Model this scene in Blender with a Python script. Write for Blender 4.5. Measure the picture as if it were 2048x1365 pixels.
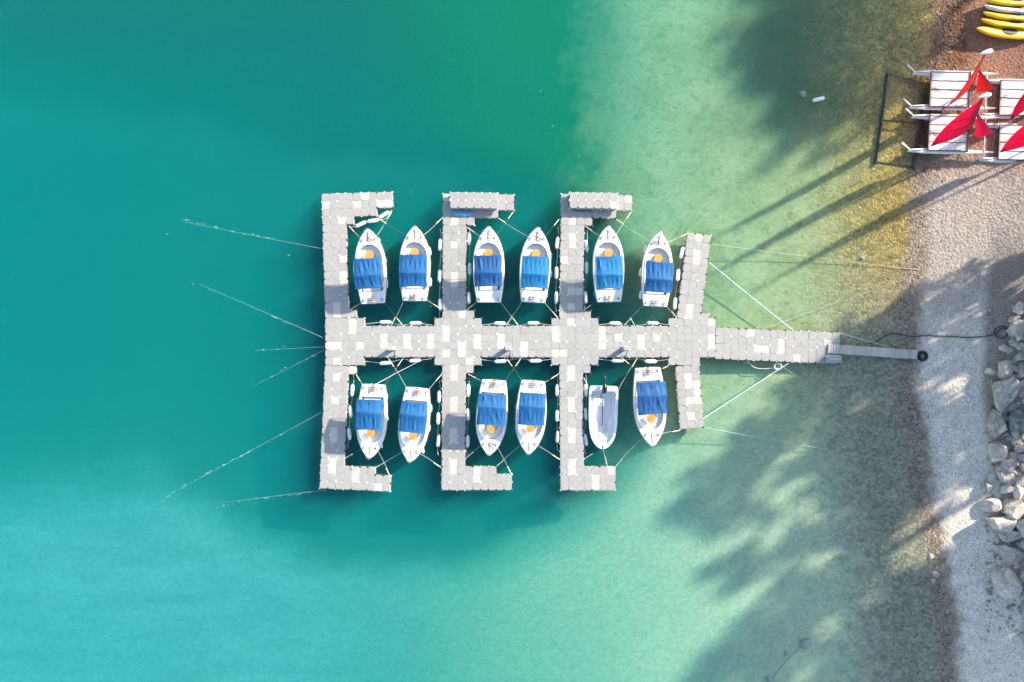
import bpy, math, random
import numpy as np
from mathutils import Vector, Matrix, noise as mnoise

for o in list(bpy.data.objects):
    bpy.data.objects.remove(o)
scene = bpy.context.scene
COL = scene.collection
R = math.radians

# ---------------------------------------------------------------- camera, sky, sun, exposure
S = 31.2                      # photograph pixels per metre at the water surface
CAM_H = 43.76                 # drone height above the water
cam_d = bpy.data.cameras.new('camera')
cam_d.sensor_width = 36.0
cam_d.lens = 36.0 * CAM_H / (2048.0 / S)
cam_d.clip_end = 1500
cam = bpy.data.objects.new('camera', cam_d)
cam.location = (0, 0, CAM_H)
COL.objects.link(cam)
scene.camera = cam

SUN_AZ, SUN_EL = R(35.0), R(24.5)          # azimuth counted from +X towards +Y
SUN_DIR = Vector((math.cos(SUN_AZ) * math.cos(SUN_EL), math.sin(SUN_AZ) * math.cos(SUN_EL), math.sin(SUN_EL)))
world = bpy.data.worlds.new('World')
scene.world = world
world.use_nodes = True
wn = world.node_tree
sky = wn.nodes.new('ShaderNodeTexSky')
sky.sky_type = 'NISHITA'
sky.sun_disc = False
sky.sun_elevation = SUN_EL
sky.sun_rotation = math.pi / 2 - SUN_AZ
wn.nodes['Background'].inputs[1].default_value = 0.14
wn.links.new(sky.outputs[0], wn.nodes['Background'].inputs[0])
sun_d = bpy.data.lights.new('sun', 'SUN')
sun_d.energy = 4.6
sun_d.angle = R(1.4)
sun_d.color = (1.0, 0.90, 0.75)
sun = bpy.data.objects.new('sun', sun_d)
sun.rotation_euler = SUN_DIR.to_track_quat('Z', 'Y').to_euler()
sun.location = SUN_DIR * 80
COL.objects.link(sun)
scene.view_settings.view_transform = 'Standard'
scene.view_settings.look = 'None'
scene.view_settings.exposure = 1.35
scene.view_settings.gamma = 1.0
scene.view_settings.use_curve_mapping = False
scene.render.engine = 'CYCLES'
scene.cycles.max_bounces = 4
scene.cycles.diffuse_bounces = 2
scene.cycles.glossy_bounces = 2
scene.cycles.use_adaptive_sampling = True
scene.cycles.adaptive_threshold = 0.03
scene.cycles.volume_bounces = 0
scene.cycles.transparent_max_bounces = 12
scene.cycles.use_denoising = True


def P(px, py, z=0.0):
    """point at height z that stands at this place of the photograph"""
    k = (CAM_H - z) / CAM_H / S
    return Vector(((px - 1024.0) * k, (682.5 - py) * k, z))


# ---------------------------------------------------------------- helpers
def sstep(a, b, x):
    t = np.clip((np.asarray(x, float) - a) / (b - a), 0, 1)
    return t * t * (3 - 2 * t)


class MB:
    """collects vertices and faces, builds one mesh object"""
    def __init__(self):
        self.v = []
        self.f = []
        self.m = []

    def add(self, vs, fs, mi=0):
        b = len(self.v)
        self.v += [tuple(p) for p in vs]
        self.f += [tuple(i + b for i in f) for f in fs]
        self.m += [mi] * len(fs)

    def box(self, c, s, rot=None, mi=0):
        hx, hy, hz = s[0] / 2, s[1] / 2, s[2] / 2
        vs = [Vector((x, y, z)) for z in (-hz, hz) for y in (-hy, hy) for x in (-hx, hx)]
        if rot is not None:
            vs = [rot @ p for p in vs]
        c = Vector(c)
        self.add([p + c for p in vs], [(0, 2, 3, 1), (4, 5, 7, 6), (0, 1, 5, 4), (2, 6, 7, 3), (0, 4, 6, 2), (1, 3, 7, 5)], mi)

    def tube(self, pts, r, n=6, mi=0, cap=True):
        pts = [Vector(p) for p in pts]
        rs = r if isinstance(r, (list, tuple)) else [r] * len(pts)
        rings = []
        up = Vector((0.13, 0.21, 1)).normalized()
        for i, p in enumerate(pts):
            t = (pts[min(i + 1, len(pts) - 1)] - pts[max(i - 1, 0)])
            if t.length < 1e-9:
                t = Vector((1, 0, 0))
            t.normalize()
            a = t.cross(up)
            if a.length < 1e-3:
                a = t.cross(Vector((1, 0, 0)))
            a.normalize()
            b = t.cross(a)
            rings.append([p + (a * math.cos(k * 2 * math.pi / n) + b * math.sin(k * 2 * math.pi / n)) * rs[i] for k in range(n)])
        self.loft(rings, closed=True, cap=cap, mi=mi)

    def loft(self, rings, closed=True, cap=True, mi=0):
        n = len(rings[0])
        vs = [p for rg in rings for p in rg]
        fs = []
        for i in range(len(rings) - 1):
            for k in range(n if closed else n - 1):
                a, b = i * n + k, i * n + (k + 1) % n
                fs.append((a, b, b + n, a + n))
        if cap and closed:
            fs.append(tuple(reversed(range(n))))
            fs.append(tuple((len(rings) - 1) * n + k for k in range(n)))
        self.add(vs, fs, mi)

    def mesh(self, name, mats, smooth=None):
        me = bpy.data.meshes.new(name)
        me.from_pydata(self.v, [], self.f)
        for m in (mats if isinstance(mats, (list, tuple)) else [mats]):
            me.materials.append(m)
        if any(self.m):
            me.polygons.foreach_set('material_index', self.m)
        if smooth is not None:
            me.polygons.foreach_set('use_smooth', [True] * len(me.polygons))
            me.set_sharp_from_angle(angle=R(smooth))
        me.update()
        return me

    def build(self, name, mats, parent=None, smooth=None, loc=None, kind=None):
        return link(name, self.mesh(name, mats, smooth), parent, loc, kind)


def link(name, me, parent=None, loc=None, kind=None):
    o = bpy.data.objects.new(name, me)
    COL.objects.link(o)
    if parent is not None:
        o.parent = parent
    if loc is not None:
        o.location = loc
    if kind:
        o['kind'] = kind
    return o


def tag(o, label, cat, group=None, kind=None):
    o['label'] = label
    o['category'] = cat
    if group:
        o['group'] = group
    if kind:
        o['kind'] = kind
    return o


def thing(name, label, cat, loc=(0, 0, 0), rz=0.0, group=None):
    o = bpy.data.objects.new(name, None)
    o.empty_display_size = 0.2
    COL.objects.link(o)
    o.location = loc
    o.rotation_euler = (0, 0, rz)
    return tag(o, label, cat, group)


def copy_tree(o, parent=None):
    c = o.copy()
    COL.objects.link(c)
    c.parent = parent
    for ch in list(o.children):
        copy_tree(ch, c)
    return c


def bezier(pts, n=8):
    """Catmull-Rom through points"""
    pts = [Vector(p) for p in pts]
    out = []
    for i in range(len(pts) - 1):
        p0, p1, p2, p3 = pts[max(i - 1, 0)], pts[i], pts[i + 1], pts[min(i + 2, len(pts) - 1)]
        for k in range(n):
            t = k / n
            out.append(0.5 * ((2 * p1) + (p2 - p0) * t + (2 * p0 - 5 * p1 + 4 * p2 - p3) * t * t + (3 * p1 - p0 - 3 * p2 + p3) * t ** 3))
    out.append(pts[-1])
    return out


# ---------------------------------------------------------------- materials
class NT:
    def __init__(self, name):
        self.mat = bpy.data.materials.new(name)
        self.mat.use_nodes = True
        self.t = self.mat.node_tree
        self.n = self.t.nodes
        self.bsdf = self.n['Principled BSDF']
        self.out = self.n['Material Output']

    def node(self, typ, **kw):
        nd = self.n.new(typ)
        for k, v in kw.items():
            setattr(nd, k, v)
        return nd

    def put(self, sock, v):
        if isinstance(v, bpy.types.NodeSocket):
            self.t.links.new(v, sock)
        elif v is not None:
            if isinstance(v, tuple) and len(v) == 3 and sock.type == 'RGBA':
                v = (*v, 1)
            sock.default_value = v

    def math(self, op, a, b=None, c=None, clamp=False):
        nd = self.node('ShaderNodeMath', operation=op, use_clamp=clamp)
        for s, v in zip(nd.inputs, (a, b, c)):
            self.put(s, v)
        return nd.outputs[0]

    def mix(self, f, a, b, blend='MIX'):
        nd = self.node('ShaderNodeMix', data_type='RGBA', blend_type=blend)
        self.put(nd.inputs[0], f)
        self.put(nd.inputs[6], a)
        self.put(nd.inputs[7], b)
        return nd.outputs[2]

    def rng(self, v, a, b, c=0.0, d=1.0, smooth=True):
        nd = self.node('ShaderNodeMapRange')
        if smooth:
            nd.interpolation_type = 'SMOOTHSTEP'
        for i, x in enumerate((v, a, b, c, d)):
            self.put(nd.inputs[i], x)
        return nd.outputs[0]

    def noise(self, vec, scale, detail=3.0, rough=0.55, dist=0.0):
        nd = self.node('ShaderNodeTexNoise')
        self.put(nd.inputs['Vector'], vec)
        nd.inputs['Scale'].default_value = scale
        nd.inputs['Detail'].default_value = detail
        nd.inputs['Roughness'].default_value = rough
        nd.inputs['Distortion'].default_value = dist
        return nd.outputs[0]

    def voronoi(self, vec, scale, feature='F1'):
        nd = self.node('ShaderNodeTexVoronoi', feature=feature)
        self.put(nd.inputs['Vector'], vec)
        nd.inputs['Scale'].default_value = scale
        return nd

    def pos(self):
        return self.node('ShaderNodeNewGeometry').outputs['Position']

    def objco(self):
        return self.node('ShaderNodeTexCoord').outputs['Object']

    def rand(self):
        return self.node('ShaderNodeObjectInfo').outputs['Random']

    def bump(self, h, strength, dist):
        nd = self.node('ShaderNodeBump')
        nd.inputs['Strength'].default_value = strength
        nd.inputs['Distance'].default_value = dist
        self.put(nd.inputs['Height'], h)
        return nd.outputs[0]


def simple(name, col, rough=0.5, metal=0.0, var=0.12, scale=6.0, bump=0.0, spec=0.5, obj_var=0.0, world_co=False):
    """base colour with dirt-like tonal variation"""
    t = NT(name)
    co = t.pos() if world_co else t.objco()
    n1 = t.noise(co, scale, 4.0)
    f = t.rng(n1, 0.25, 0.75, 1 - var, 1 + var, smooth=False)
    if obj_var:
        f = t.math('MULTIPLY', f, t.rng(t.rand(), 0, 1, 1 - obj_var, 1 + obj_var, smooth=False))
    c = t.mix(1.0, col, f, 'MULTIPLY')
    t.put(t.bsdf.inputs['Base Color'], c)
    t.put(t.bsdf.inputs['Roughness'], t.rng(n1, 0.2, 0.8, max(rough - 0.08, 0.02), min(rough + 0.08, 1), smooth=False))
    t.bsdf.inputs['Metallic'].default_value = metal
    t.bsdf.inputs['Specular IOR Level'].default_value = spec
    if bump:
        t.put(t.bsdf.inputs['Normal'], t.bump(t.noise(co, scale * 4, 3), 0.6, bump))
    return t.mat


M = {}
M['grey_float'] = simple('grey_float', (0.335, 0.325, 0.302), 0.55, var=0.08, scale=3, obj_var=0.05, world_co=True, bump=0.004)
M['white_float'] = simple('white_float', (0.52, 0.47, 0.41), 0.55, var=0.05, scale=3, obj_var=0.04, world_co=True)
M['pin_grey'] = simple('pin_grey', (0.38, 0.37, 0.345), 0.5)
M['pin_white'] = simple('pin_white', (0.54, 0.50, 0.45), 0.5)
M['lug_dark'] = simple('lug_dark', (0.05, 0.055, 0.06), 0.6)
M['gelcoat'] = simple('gelcoat', (0.82, 0.81, 0.79), 0.25, var=0.03, scale=2)
M['liner'] = simple('liner', (0.74, 0.735, 0.72), 0.4, var=0.05, scale=3)
M['cushion'] = simple('cushion', (0.78, 0.77, 0.75), 0.7, var=0.04)
M['rub'] = simple('rub', (0.42, 0.24, 0.10), 0.6)
M['table_wood'] = simple('table_wood', (0.62, 0.30, 0.065), 0.5, var=0.18, scale=5)
M['teak'] = simple('teak', (0.30, 0.16, 0.08), 0.6, var=0.25, scale=9)
M['steel'] = simple('steel', (0.62, 0.63, 0.65), 0.25, metal=0.9)
M['dark_metal'] = simple('dark_metal', (0.06, 0.06, 0.065), 0.4, metal=0.3)
M['black_plastic'] = simple('black_plastic', (0.018, 0.019, 0.022), 0.28)
M['fender_white'] = simple('fender_white', (0.80, 0.80, 0.79), 0.35, var=0.06, obj_var=0.04)
M['fender_dirty'] = simple('fender_dirty', (0.72, 0.66, 0.55), 0.5, var=0.2)
M['fender_blue'] = simple('fender_blue', (0.02, 0.16, 0.42), 0.4)
M['rope_white'] = simple('rope_white', (0.66, 0.63, 0.55), 0.9, var=0.2, scale=20)
M['rope_old'] = simple('rope_old', (0.46, 0.42, 0.33), 0.9, var=0.25, scale=20)
M['rope_dark'] = simple('rope_dark', (0.10, 0.13, 0.11), 0.9, var=0.2, scale=20)
M['rope_blue'] = simple('rope_blue', (0.52, 0.66, 0.74), 0.8, var=0.1, scale=20)
M['snubber'] = simple('snubber', (0.70, 0.50, 0.20), 0.7, var=0.2, scale=10)
M['black_cable'] = simple('black_cable', (0.02, 0.02, 0.022), 0.6)
M['plank'] = simple('plank', (0.52, 0.47, 0.41), 0.8, var=0.25, scale=14, obj_var=0.14, bump=0.004)
M['galv'] = simple('galv', (0.42, 0.46, 0.50), 0.45, metal=0.4)
M['rubber'] = simple('rubber', (0.016, 0.018, 0.022), 0.75, var=0.2)
M['tarp_blue'] = simple('tarp_blue', (0.16, 0.36, 0.55), 0.7, var=0.15)
M['kayak_yellow'] = simple('kayak_yellow', (0.85, 0.52, 0.006), 0.4, var=0.06, scale=2)
M['kayak_white'] = simple('kayak_white', (0.62, 0.60, 0.62), 0.4, var=0.06, scale=2)
M['tramp'] = simple('tramp', (0.70, 0.66, 0.645), 0.8, var=0.05, scale=3)
M['tramp_line'] = simple('tramp_line', (0.14, 0.07, 0.04), 0.8)
M['beam'] = simple('beam', (0.10, 0.06, 0.06), 0.4, metal=0.5)
M['sail_dark'] = simple('sail_dark', (0.03, 0.02, 0.025), 0.6)
M['concrete'] = simple('concrete', (0.36, 0.37, 0.30), 0.9, var=0.25, scale=6, bump=0.02)
M['bark'] = simple('bark', (0.12, 0.08, 0.055), 0.9, var=0.3, scale=6, bump=0.03)
M['needles'] = simple('needles', (0.045, 0.085, 0.03), 0.7, var=0.35, scale=0.8)
M['foam'] = simple('foam', (0.75, 0.80, 0.78), 0.7)


def cloth_mat(name, col):
    t = NT(name)
    co = t.objco()
    n1 = t.noise(co, 3.0, 3)
    c = t.mix(1.0, col, t.rng(n1, 0.25, 0.75, 0.85, 1.18, smooth=False), 'MULTIPLY')
    t.put(t.bsdf.inputs['Base Color'], c)
    t.bsdf.inputs['Roughness'].default_value = 0.75
    mp = t.node('ShaderNodeMapping')
    mp.inputs['Scale'].default_value = (9.0, 1.1, 1.0)
    t.t.links.new(co, mp.inputs[0])
    t.put(t.bsdf.inputs['Normal'], t.bump(t.noise(mp.outputs[0], 2.2, 4, 0.6, 0.4), 0.7, 0.035))
    return t.mat


def sail_mat_(name, col):
    t = NT(name)
    c = t.mix(1.0, col, t.rng(t.noise(t.objco(), 2.0, 3), 0.25, 0.75, 0.92, 1.08, smooth=False), 'MULTIPLY')
    t.put(t.bsdf.inputs['Base Color'], c)
    t.bsdf.inputs['Roughness'].default_value = 0.6
    tl = t.node('ShaderNodeBsdfTranslucent')
    t.put(tl.inputs[0], c)
    mx = t.node('ShaderNodeMixShader')
    mx.inputs[0].default_value = 0.55
    t.t.links.new(t.bsdf.outputs[0], mx.inputs[1])
    t.t.links.new(tl.outputs[0], mx.inputs[2])
    t.t.links.new(mx.outputs[0], t.out.inputs['Surface'])
    return t.mat


M['sail_red'] = sail_mat_('sail_red', (0.95, 0.006, 0.15))
M['sail_orange'] = sail_mat_('sail_orange', (0.85, 0.045, 0.06))
M['canopy_blue'] = cloth_mat('canopy_blue', (0.003, 0.094, 0.26))
M['canopy_bright'] = cloth_mat('canopy_bright', (0.002, 0.145, 0.34))
M['canopy_deep'] = cloth_mat('canopy_deep', (0.005, 0.075, 0.225))


def rock_mat(name, col, col2):
    t = NT(name)
    co = t.pos()
    n1 = t.noise(co, 1.6, 6, 0.65, 0.3)
    n2 = t.noise(co, 9.0, 4, 0.6)
    c = t.mix(t.rng(n1, 0.35, 0.65), col, col2)
    c = t.mix(1.0, c, t.rng(n2, 0.25, 0.75, 0.75, 1.2, smooth=False), 'MULTIPLY')
    c = t.mix(1.0, c, t.rng(t.rand(), 0, 1, 0.8, 1.12, smooth=False), 'MULTIPLY')
    t.put(t.bsdf.inputs['Base Color'], c)
    t.bsdf.inputs['Roughness'].default_value = 0.9
    vc = t.voronoi(co, 1.3, 'DISTANCE_TO_EDGE')
    crack = t.rng(vc.outputs['Distance'], 0.0, 0.035)
    h = t.math('ADD', t.math('ADD', t.math('MULTIPLY', n1, 0.7), t.math('MULTIPLY', n2, 0.3)), t.math('MULTIPLY', crack, 0.35))
    t.put(t.bsdf.inputs['Normal'], t.bump(h, 0.9, 0.16))
    return t.mat


M['rock'] = rock_mat('rock', (0.44, 0.39, 0.335), (0.66, 0.565, 0.465))
M['rock_dark'] = rock_mat('rock_dark', (0.13, 0.12, 0.11), (0.42, 0.40, 0.36))
M['pebble_warm'] = rock_mat('pebble_warm', (0.16, 0.10, 0.06), (0.34, 0.23, 0.16))
M['pebble'] = rock_mat('pebble', (0.26, 0.21, 0.155), (0.46, 0.40, 0.335))


# ---------------------------------------------------------------- terrain
SHORE_PY = [-1400, -300, 0, 140, 340, 450, 600, 680, 780, 900, 1000, 1100, 1200, 1365, 1700, 2600]
SHORE_PX = [2300, 1990, 1890, 1868, 1846, 1838, 1820, 1810, 1812, 1836, 1854, 1871, 1887, 1903, 1960, 2200]
SHORE_Y = [(682.5 - p) / S for p in SHORE_PY][::-1]
SHORE_X = [(p - 1024.0) / S for p in SHORE_PX][::-1]
DEP_D = [0, 1.0, 3, 6, 10, 14, 19, 24, 30, 36, 46, 60, 120, 400]
DEP_Z = [0, 0.06, 0.15, 0.26, 0.40, 0.55, 0.80, 1.05, 1.35, 1.75, 2.6, 3.4, 7, 12]


def hash_noise(x, y, s, seed=0):
    """smooth value noise, vectorised"""
    x = np.asarray(x, float) / s + seed * 17.3
    y = np.asarray(y, float) / s + seed * 5.1
    xi, yi = np.floor(x), np.floor(y)
    fx, fy = x - xi, y - yi
    fx, fy = fx * fx * (3 - 2 * fx), fy * fy * (3 - 2 * fy)

    def h(a, b):
        v = np.sin(a * 127.1 + b * 311.7 + seed * 74.7) * 43758.5453
        return v - np.floor(v)
    return (h(xi, yi) * (1 - fx) + h(xi + 1, yi) * fx) * (1 - fy) + (h(xi, yi + 1) * (1 - fx) + h(xi + 1, yi + 1) * fx) * fy


def ground_z(x, y):
    x = np.asarray(x, float)
    y = np.asarray(y, float)
    s = x - np.interp(y, SHORE_Y, SHORE_X) + 0.5 * (hash_noise(x, y, 3.0, 1) - 0.5) + 0.25 * (hash_noise(x, y, 0.9, 2) - 0.5)
    land = 0.10 * np.minimum(s, 4.5) + 0.22 * np.clip(s - 4.5, 0, 12) + 0.06 * np.clip(s - 16.5, 0, 300)
    dep = np.interp(-s, DEP_D, DEP_Z)
    # basin shaped for the piers' shade, weed bank at the top left, shoal standing in for sky glare
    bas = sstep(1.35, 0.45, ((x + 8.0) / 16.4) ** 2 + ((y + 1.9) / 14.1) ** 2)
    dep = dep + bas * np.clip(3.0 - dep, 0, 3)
    bank = sstep(10, -2, x) * sstep(9, 22, y)
    dep = dep * (1 - bank) + np.minimum(dep, 0.95) * bank
    shoal = sstep(6, -16, x) * sstep(1, -15, y) * (1 - 0.8 * bas)
    dep = dep * (1 - shoal) + np.minimum(dep, 1.7) * shoal
    dep = dep + 0.10 * (hash_noise(x, y, 4.0, 3) - 0.5) * np.clip(dep, 0, 1)
    return np.where(s > 0, land + 0.03 * (hash_noise(x, y, 1.7, 4) - 0.5) * np.clip(s, 0, 1), -dep)


def gz(x, y):
    return float(ground_z(x, y))


def PG(px, py, dz=0.0):
    """point on the ground seen at this place of the photograph"""
    z = 0.0
    for _ in range(6):
        p = P(px, py, z)
        z = gz(p.x, p.y)
    p = P(px, py, z)
    p.z += dz
    return p


def axis(lo, hi, step, far):
    a = list(np.arange(lo, hi + 1e-6, step))
    st, v = step, hi
    while v < far:
        st *= 1.5
        v += st
        a.append(v)
    st, v = step, lo
    b = []
    while v > -far:
        st *= 1.5
        v -= st
        b.append(v)
    return np.array(b[::-1] + a)


ax = axis(-34, 52, 0.4, 420)
ay = axis(-26, 44, 0.4, 420)
gx, gy = np.meshgrid(ax, ay)
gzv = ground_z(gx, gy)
nx, ny = len(ax), len(ay)
verts = np.stack([gx.ravel(), gy.ravel(), gzv.ravel()], 1)
ii = np.arange(nx * ny).reshape(ny, nx)
faces = np.stack([ii[:-1, :-1].ravel(), ii[:-1, 1:].ravel(), ii[1:, 1:].ravel(), ii[1:, :-1].ravel()], 1)
me = bpy.data.meshes.new('ground')
me.from_pydata(verts.tolist(), [], faces.tolist())
me.polygons.foreach_set('use_smooth', [True] * len(me.polygons))


def ground_mat():
    t = NT('shore_ground')
    p = t.pos()
    sep = t.node('ShaderNodeSeparateXYZ')
    t.t.links.new(p, sep.inputs[0])
    x, y, z = sep.outputs
    v1 = t.voronoi(p, 5.5)
    v2 = t.voronoi(p, 17.0)
    n_big = t.noise(p, 0.35, 4, 0.6)
    n_mid = t.noise(p, 1.6, 5, 0.65, 0.2)
    n_fine = t.noise(p, 7.0, 4, 0.7)
    s1 = t.node('ShaderNodeSeparateColor')
    t.t.links.new(v1.outputs['Color'], s1.inputs[0])
    s2 = t.node('ShaderNodeSeparateColor')
    t.t.links.new(v2.outputs['Color'], s2.inputs[0])
    tone1, tone2, hue = s1.outputs[0], s2.outputs[0], s2.outputs[1]
    mps = t.node('ShaderNodeMapping')
    mps.inputs['Rotation'].default_value = (0, 0, R(-33))
    mps.inputs['Scale'].default_value = (0.18, 1.0, 1)
    t.t.links.new(p, mps.inputs[0])
    n_str = t.noise(mps.outputs[0], 0.6, 4, 0.6, 0.3)  # diagonal streaks that paint rippled sky reflection into the shoal
    # dry gravel, pale grey, redder and dimmed for tree shade towards the boats
    north = t.rng(y, 9.5, 13.0)
    dry = t.mix(hue, (0.33, 0.285, 0.245), (0.47, 0.40, 0.335))
    dry = t.mix(t.rng(y, 5.0, -1.0), dry, t.mix(hue, (0.63, 0.55, 0.455), (0.82, 0.71, 0.585)))  # paler lower beach, its shade lifted by colour
    dry_n = t.mix(hue, (0.23, 0.105, 0.065), (0.36, 0.19, 0.125))
    dry = t.mix(north, dry, dry_n)
    dry = t.mix(1.0, dry, t.rng(tone2, 0, 1, 0.74, 1.22, smooth=False), 'MULTIPLY')
    dry = t.mix(1.0, dry, t.rng(n_mid, 0.3, 0.7, 0.86, 1.12, smooth=False), 'MULTIPLY')
    # wet gravel at the waterline
    wet = t.mix(hue, (0.20, 0.145, 0.10), (0.33, 0.25, 0.18))
    wet = t.mix(north, wet, t.mix(hue, (0.11, 0.04, 0.015), (0.25, 0.115, 0.05)))
    wet = t.mix(1.0, wet, t.rng(tone1, 0, 1, 0.6, 1.35, smooth=False), 'MULTIPLY')
    # pebbles under shallow water: brown yellow
    peb = t.mix(hue, (0.22, 0.135, 0.032), (0.48, 0.33, 0.105))
    peb_s = t.mix(hue, (0.25, 0.21, 0.14), (0.40, 0.34, 0.235))
    peb = t.mix(t.rng(y, -2.0, 8.0), peb_s, peb)
    peb = t.mix(1.0, peb, t.rng(tone1, 0, 1, 0.68, 1.28, smooth=False), 'MULTIPLY')
    amp = t.rng(y, -3.0, 6.0, 0.12, 0.5)
    peb = t.mix(1.0, peb, t.math('ADD', 1.0, t.math('MULTIPLY', t.math('SUBTRACT', n_mid, 0.5), t.math('MULTIPLY', amp, 2.6))), 'MULTIPLY')
    # sand with algae flecks
    sand = t.mix(t.rng(n_big, 0.35, 0.65), (0.36, 0.34, 0.145), (0.47, 0.425, 0.205))
    sand = t.mix(t.rng(y, 2.0, -12.0), sand, (0.60, 0.54, 0.345))
    sand = t.mix(t.math('MULTIPLY', t.rng(x, 0.0, -16.0), t.rng(y, 6.0, -10.0)), sand, t.mix(t.rng(n_str, 0.3, 0.7), (0.45, 0.48, 0.50), (0.56, 0.59, 0.60)))  # pale bluish bed colour stands in for sky glare on the water
    algae = t.math('MULTIPLY', t.rng(n_mid, 0.50, 0.68), t.rng(y, -10.0, 4.0, 0.25, 0.95))
    algae = t.math('MULTIPLY', algae, t.rng(n_fine, 0.35, 0.6, 0.35, 1.0))
    sand = t.mix(t.math('MULTIPLY', algae, 0.75), sand, (0.20, 0.22, 0.10))
    sand = t.mix(1.0, sand, t.rng(tone1, 0, 1, 0.88, 1.1, smooth=False), 'MULTIPLY')
    # dark weed meadow north of the pier
    edge = t.math('ADD', t.math('SUBTRACT', x, t.math('MULTIPLY', t.math('SUBTRACT', n_big, 0.5), 7.0)), t.math('MULTIPLY', t.math('SUBTRACT', n_mid, 0.5), 4.0))
    weed = t.math('MULTIPLY', t.math('MULTIPLY', t.rng(edge, 8.6, 2.8), t.rng(edge, -16.0, 2.0, 0.98, 1.0)), t.rng(t.math('ADD', y, t.math('MULTIPLY', t.math('SUBTRACT', n_big, 0.5), 8.0)), t.rng(x, -14.0, 0.0, 5.0, 2.0), t.rng(x, -14.0, 0.0, 13.0, 12.0)))
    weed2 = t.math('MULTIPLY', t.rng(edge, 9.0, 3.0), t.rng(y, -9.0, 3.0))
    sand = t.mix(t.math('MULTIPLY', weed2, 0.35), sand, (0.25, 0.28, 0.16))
    weedc = t.mix(t.rng(x, -14.0, 2.0), (0.010, 0.055, 0.034), (0.012, 0.14, 0.016))
    sand = t.mix(weed, sand, weedc)
    north_shade = t.math('MULTIPLY', t.rng(y, 10.0, 16.0), t.rng(x, 11.0, 17.0))  # pine shade over the northern shallows deepened in the bed colour
    sand = t.mix(t.math('MULTIPLY', north_shade, 0.8), sand, t.mix(n_mid, (0.018, 0.035, 0.012), (0.15, 0.15, 0.045)))
    bed_shade = t.rng(t.math('ADD', z, t.math('MULTIPLY', t.math('SUBTRACT', n_big, 0.5), 0.5)), -1.75, -2.45)
    sand = t.mix(t.math('MULTIPLY', bed_shade, 0.85), sand, (0.15, 0.19, 0.15))  # deep bed darkened so the dock's shade spreads softly round it
    zj = t.math('ADD', z, t.math('MULTIPLY', t.math('SUBTRACT', n_mid, 0.5), 0.10))
    zk = t.math('ADD', z, t.math('MULTIPLY', t.math('SUBTRACT', n_mid, 0.5), 0.30))
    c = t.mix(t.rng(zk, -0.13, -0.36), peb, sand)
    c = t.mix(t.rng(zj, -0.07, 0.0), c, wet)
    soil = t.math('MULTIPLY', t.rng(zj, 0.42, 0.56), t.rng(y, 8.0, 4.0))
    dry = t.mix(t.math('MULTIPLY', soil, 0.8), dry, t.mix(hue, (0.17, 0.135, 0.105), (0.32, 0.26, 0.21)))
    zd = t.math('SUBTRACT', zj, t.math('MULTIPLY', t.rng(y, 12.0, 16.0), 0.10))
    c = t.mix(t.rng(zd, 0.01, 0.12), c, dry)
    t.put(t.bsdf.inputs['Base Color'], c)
    t.put(t.bsdf.inputs['Roughness'], t.rng(zj, 0.03, 0.12, 0.6, 0.95))
    t.put(t.bsdf.inputs['Specular IOR Level'], t.rng(zj, -0.06, 0.04, 0.0, 0.25))
    d1 = t.math('MULTIPLY', v1.outputs['Distance'], -0.6)
    d2 = t.math('MULTIPLY', v2.outputs['Distance'], -0.4)
    h = t.math('ADD', t.math('ADD', d1, d2), t.math('MULTIPLY', n_mid, 0.35))
    h = t.math('MULTIPLY', h, t.rng(zk, -0.40, -0.10, 0.15, 1.0))
    t.put(t.bsdf.inputs['Normal'], t.bump(h, 0.75, 0.10))
    return t.mat


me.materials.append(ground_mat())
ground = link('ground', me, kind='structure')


# ---------------------------------------------------------------- water body
def water_mat():
    t = NT('sea_water')
    t.n.remove(t.bsdf)
    p = t.pos()
    mp = t.node('ShaderNodeMapping')
    mp.inputs['Rotation'].default_value = (0, 0, R(-32))
    mp.inputs['Scale'].default_value = (0.5, 1.6, 1)
    t.t.links.new(p, mp.inputs[0])
    bn = t.bump(t.noise(mp.outputs[0], 1.6, 2, 0.65), 0.5, 0.10)
    tr = t.node('ShaderNodeBsdfTransparent')
    gl = t.node('ShaderNodeBsdfGlossy')
    gl.inputs['Roughness'].default_value = 0.08
    t.put(gl.inputs['Normal'], bn)
    # Schlick reflectance, the same from above and from below
    dp = t.node('ShaderNodeVectorMath', operation='DOT_PRODUCT')
    t.t.links.new(t.node('ShaderNodeNewGeometry').outputs['Incoming'], dp.inputs[0])
    t.t.links.new(t.node('ShaderNodeNewGeometry').outputs['Normal'], dp.inputs[1])
    ca = t.math('ABSOLUTE', dp.outputs['Value'])
    fr = t.math('ADD', t.math('MULTIPLY', t.math('POWER', t.math('SUBTRACT', 1.0, ca, clamp=True), 5.0), 0.98), 0.02)
    mx = t.node('ShaderNodeMixShader')
    t.put(mx.inputs[0], fr)
    t.t.links.new(tr.outputs[0], mx.inputs[1])
    t.t.links.new(gl.outputs[0], mx.inputs[2])
    t.t.links.new(mx.outputs[0], t.out.inputs['Surface'])
    # clear turquoise water: red is swallowed first, green and blue come back
    SCAT = (0.002, 0.215, 0.215)
    ABSO = (0.48, 0.074, 0.082)
    vs = t.node('ShaderNodeVolumeScatter')
    ds = max(SCAT)
    vs.inputs['Color'].default_value = (*[c / ds for c in SCAT], 1)
    vs.inputs['Density'].default_value = ds
    va = t.node('ShaderNodeVolumeAbsorption')
    da = max(ABSO)
    va.inputs['Color'].default_value = (*[1 - c / da for c in ABSO], 1)
    va.inputs['Density'].default_value = da
    ad = t.node('ShaderNodeAddShader')
    t.t.links.new(vs.outputs[0], ad.inputs[0])
    t.t.links.new(va.outputs[0], ad.inputs[1])
    t.t.links.new(ad.outputs[0], t.out.inputs['Volume'])
    return t.mat


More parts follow.
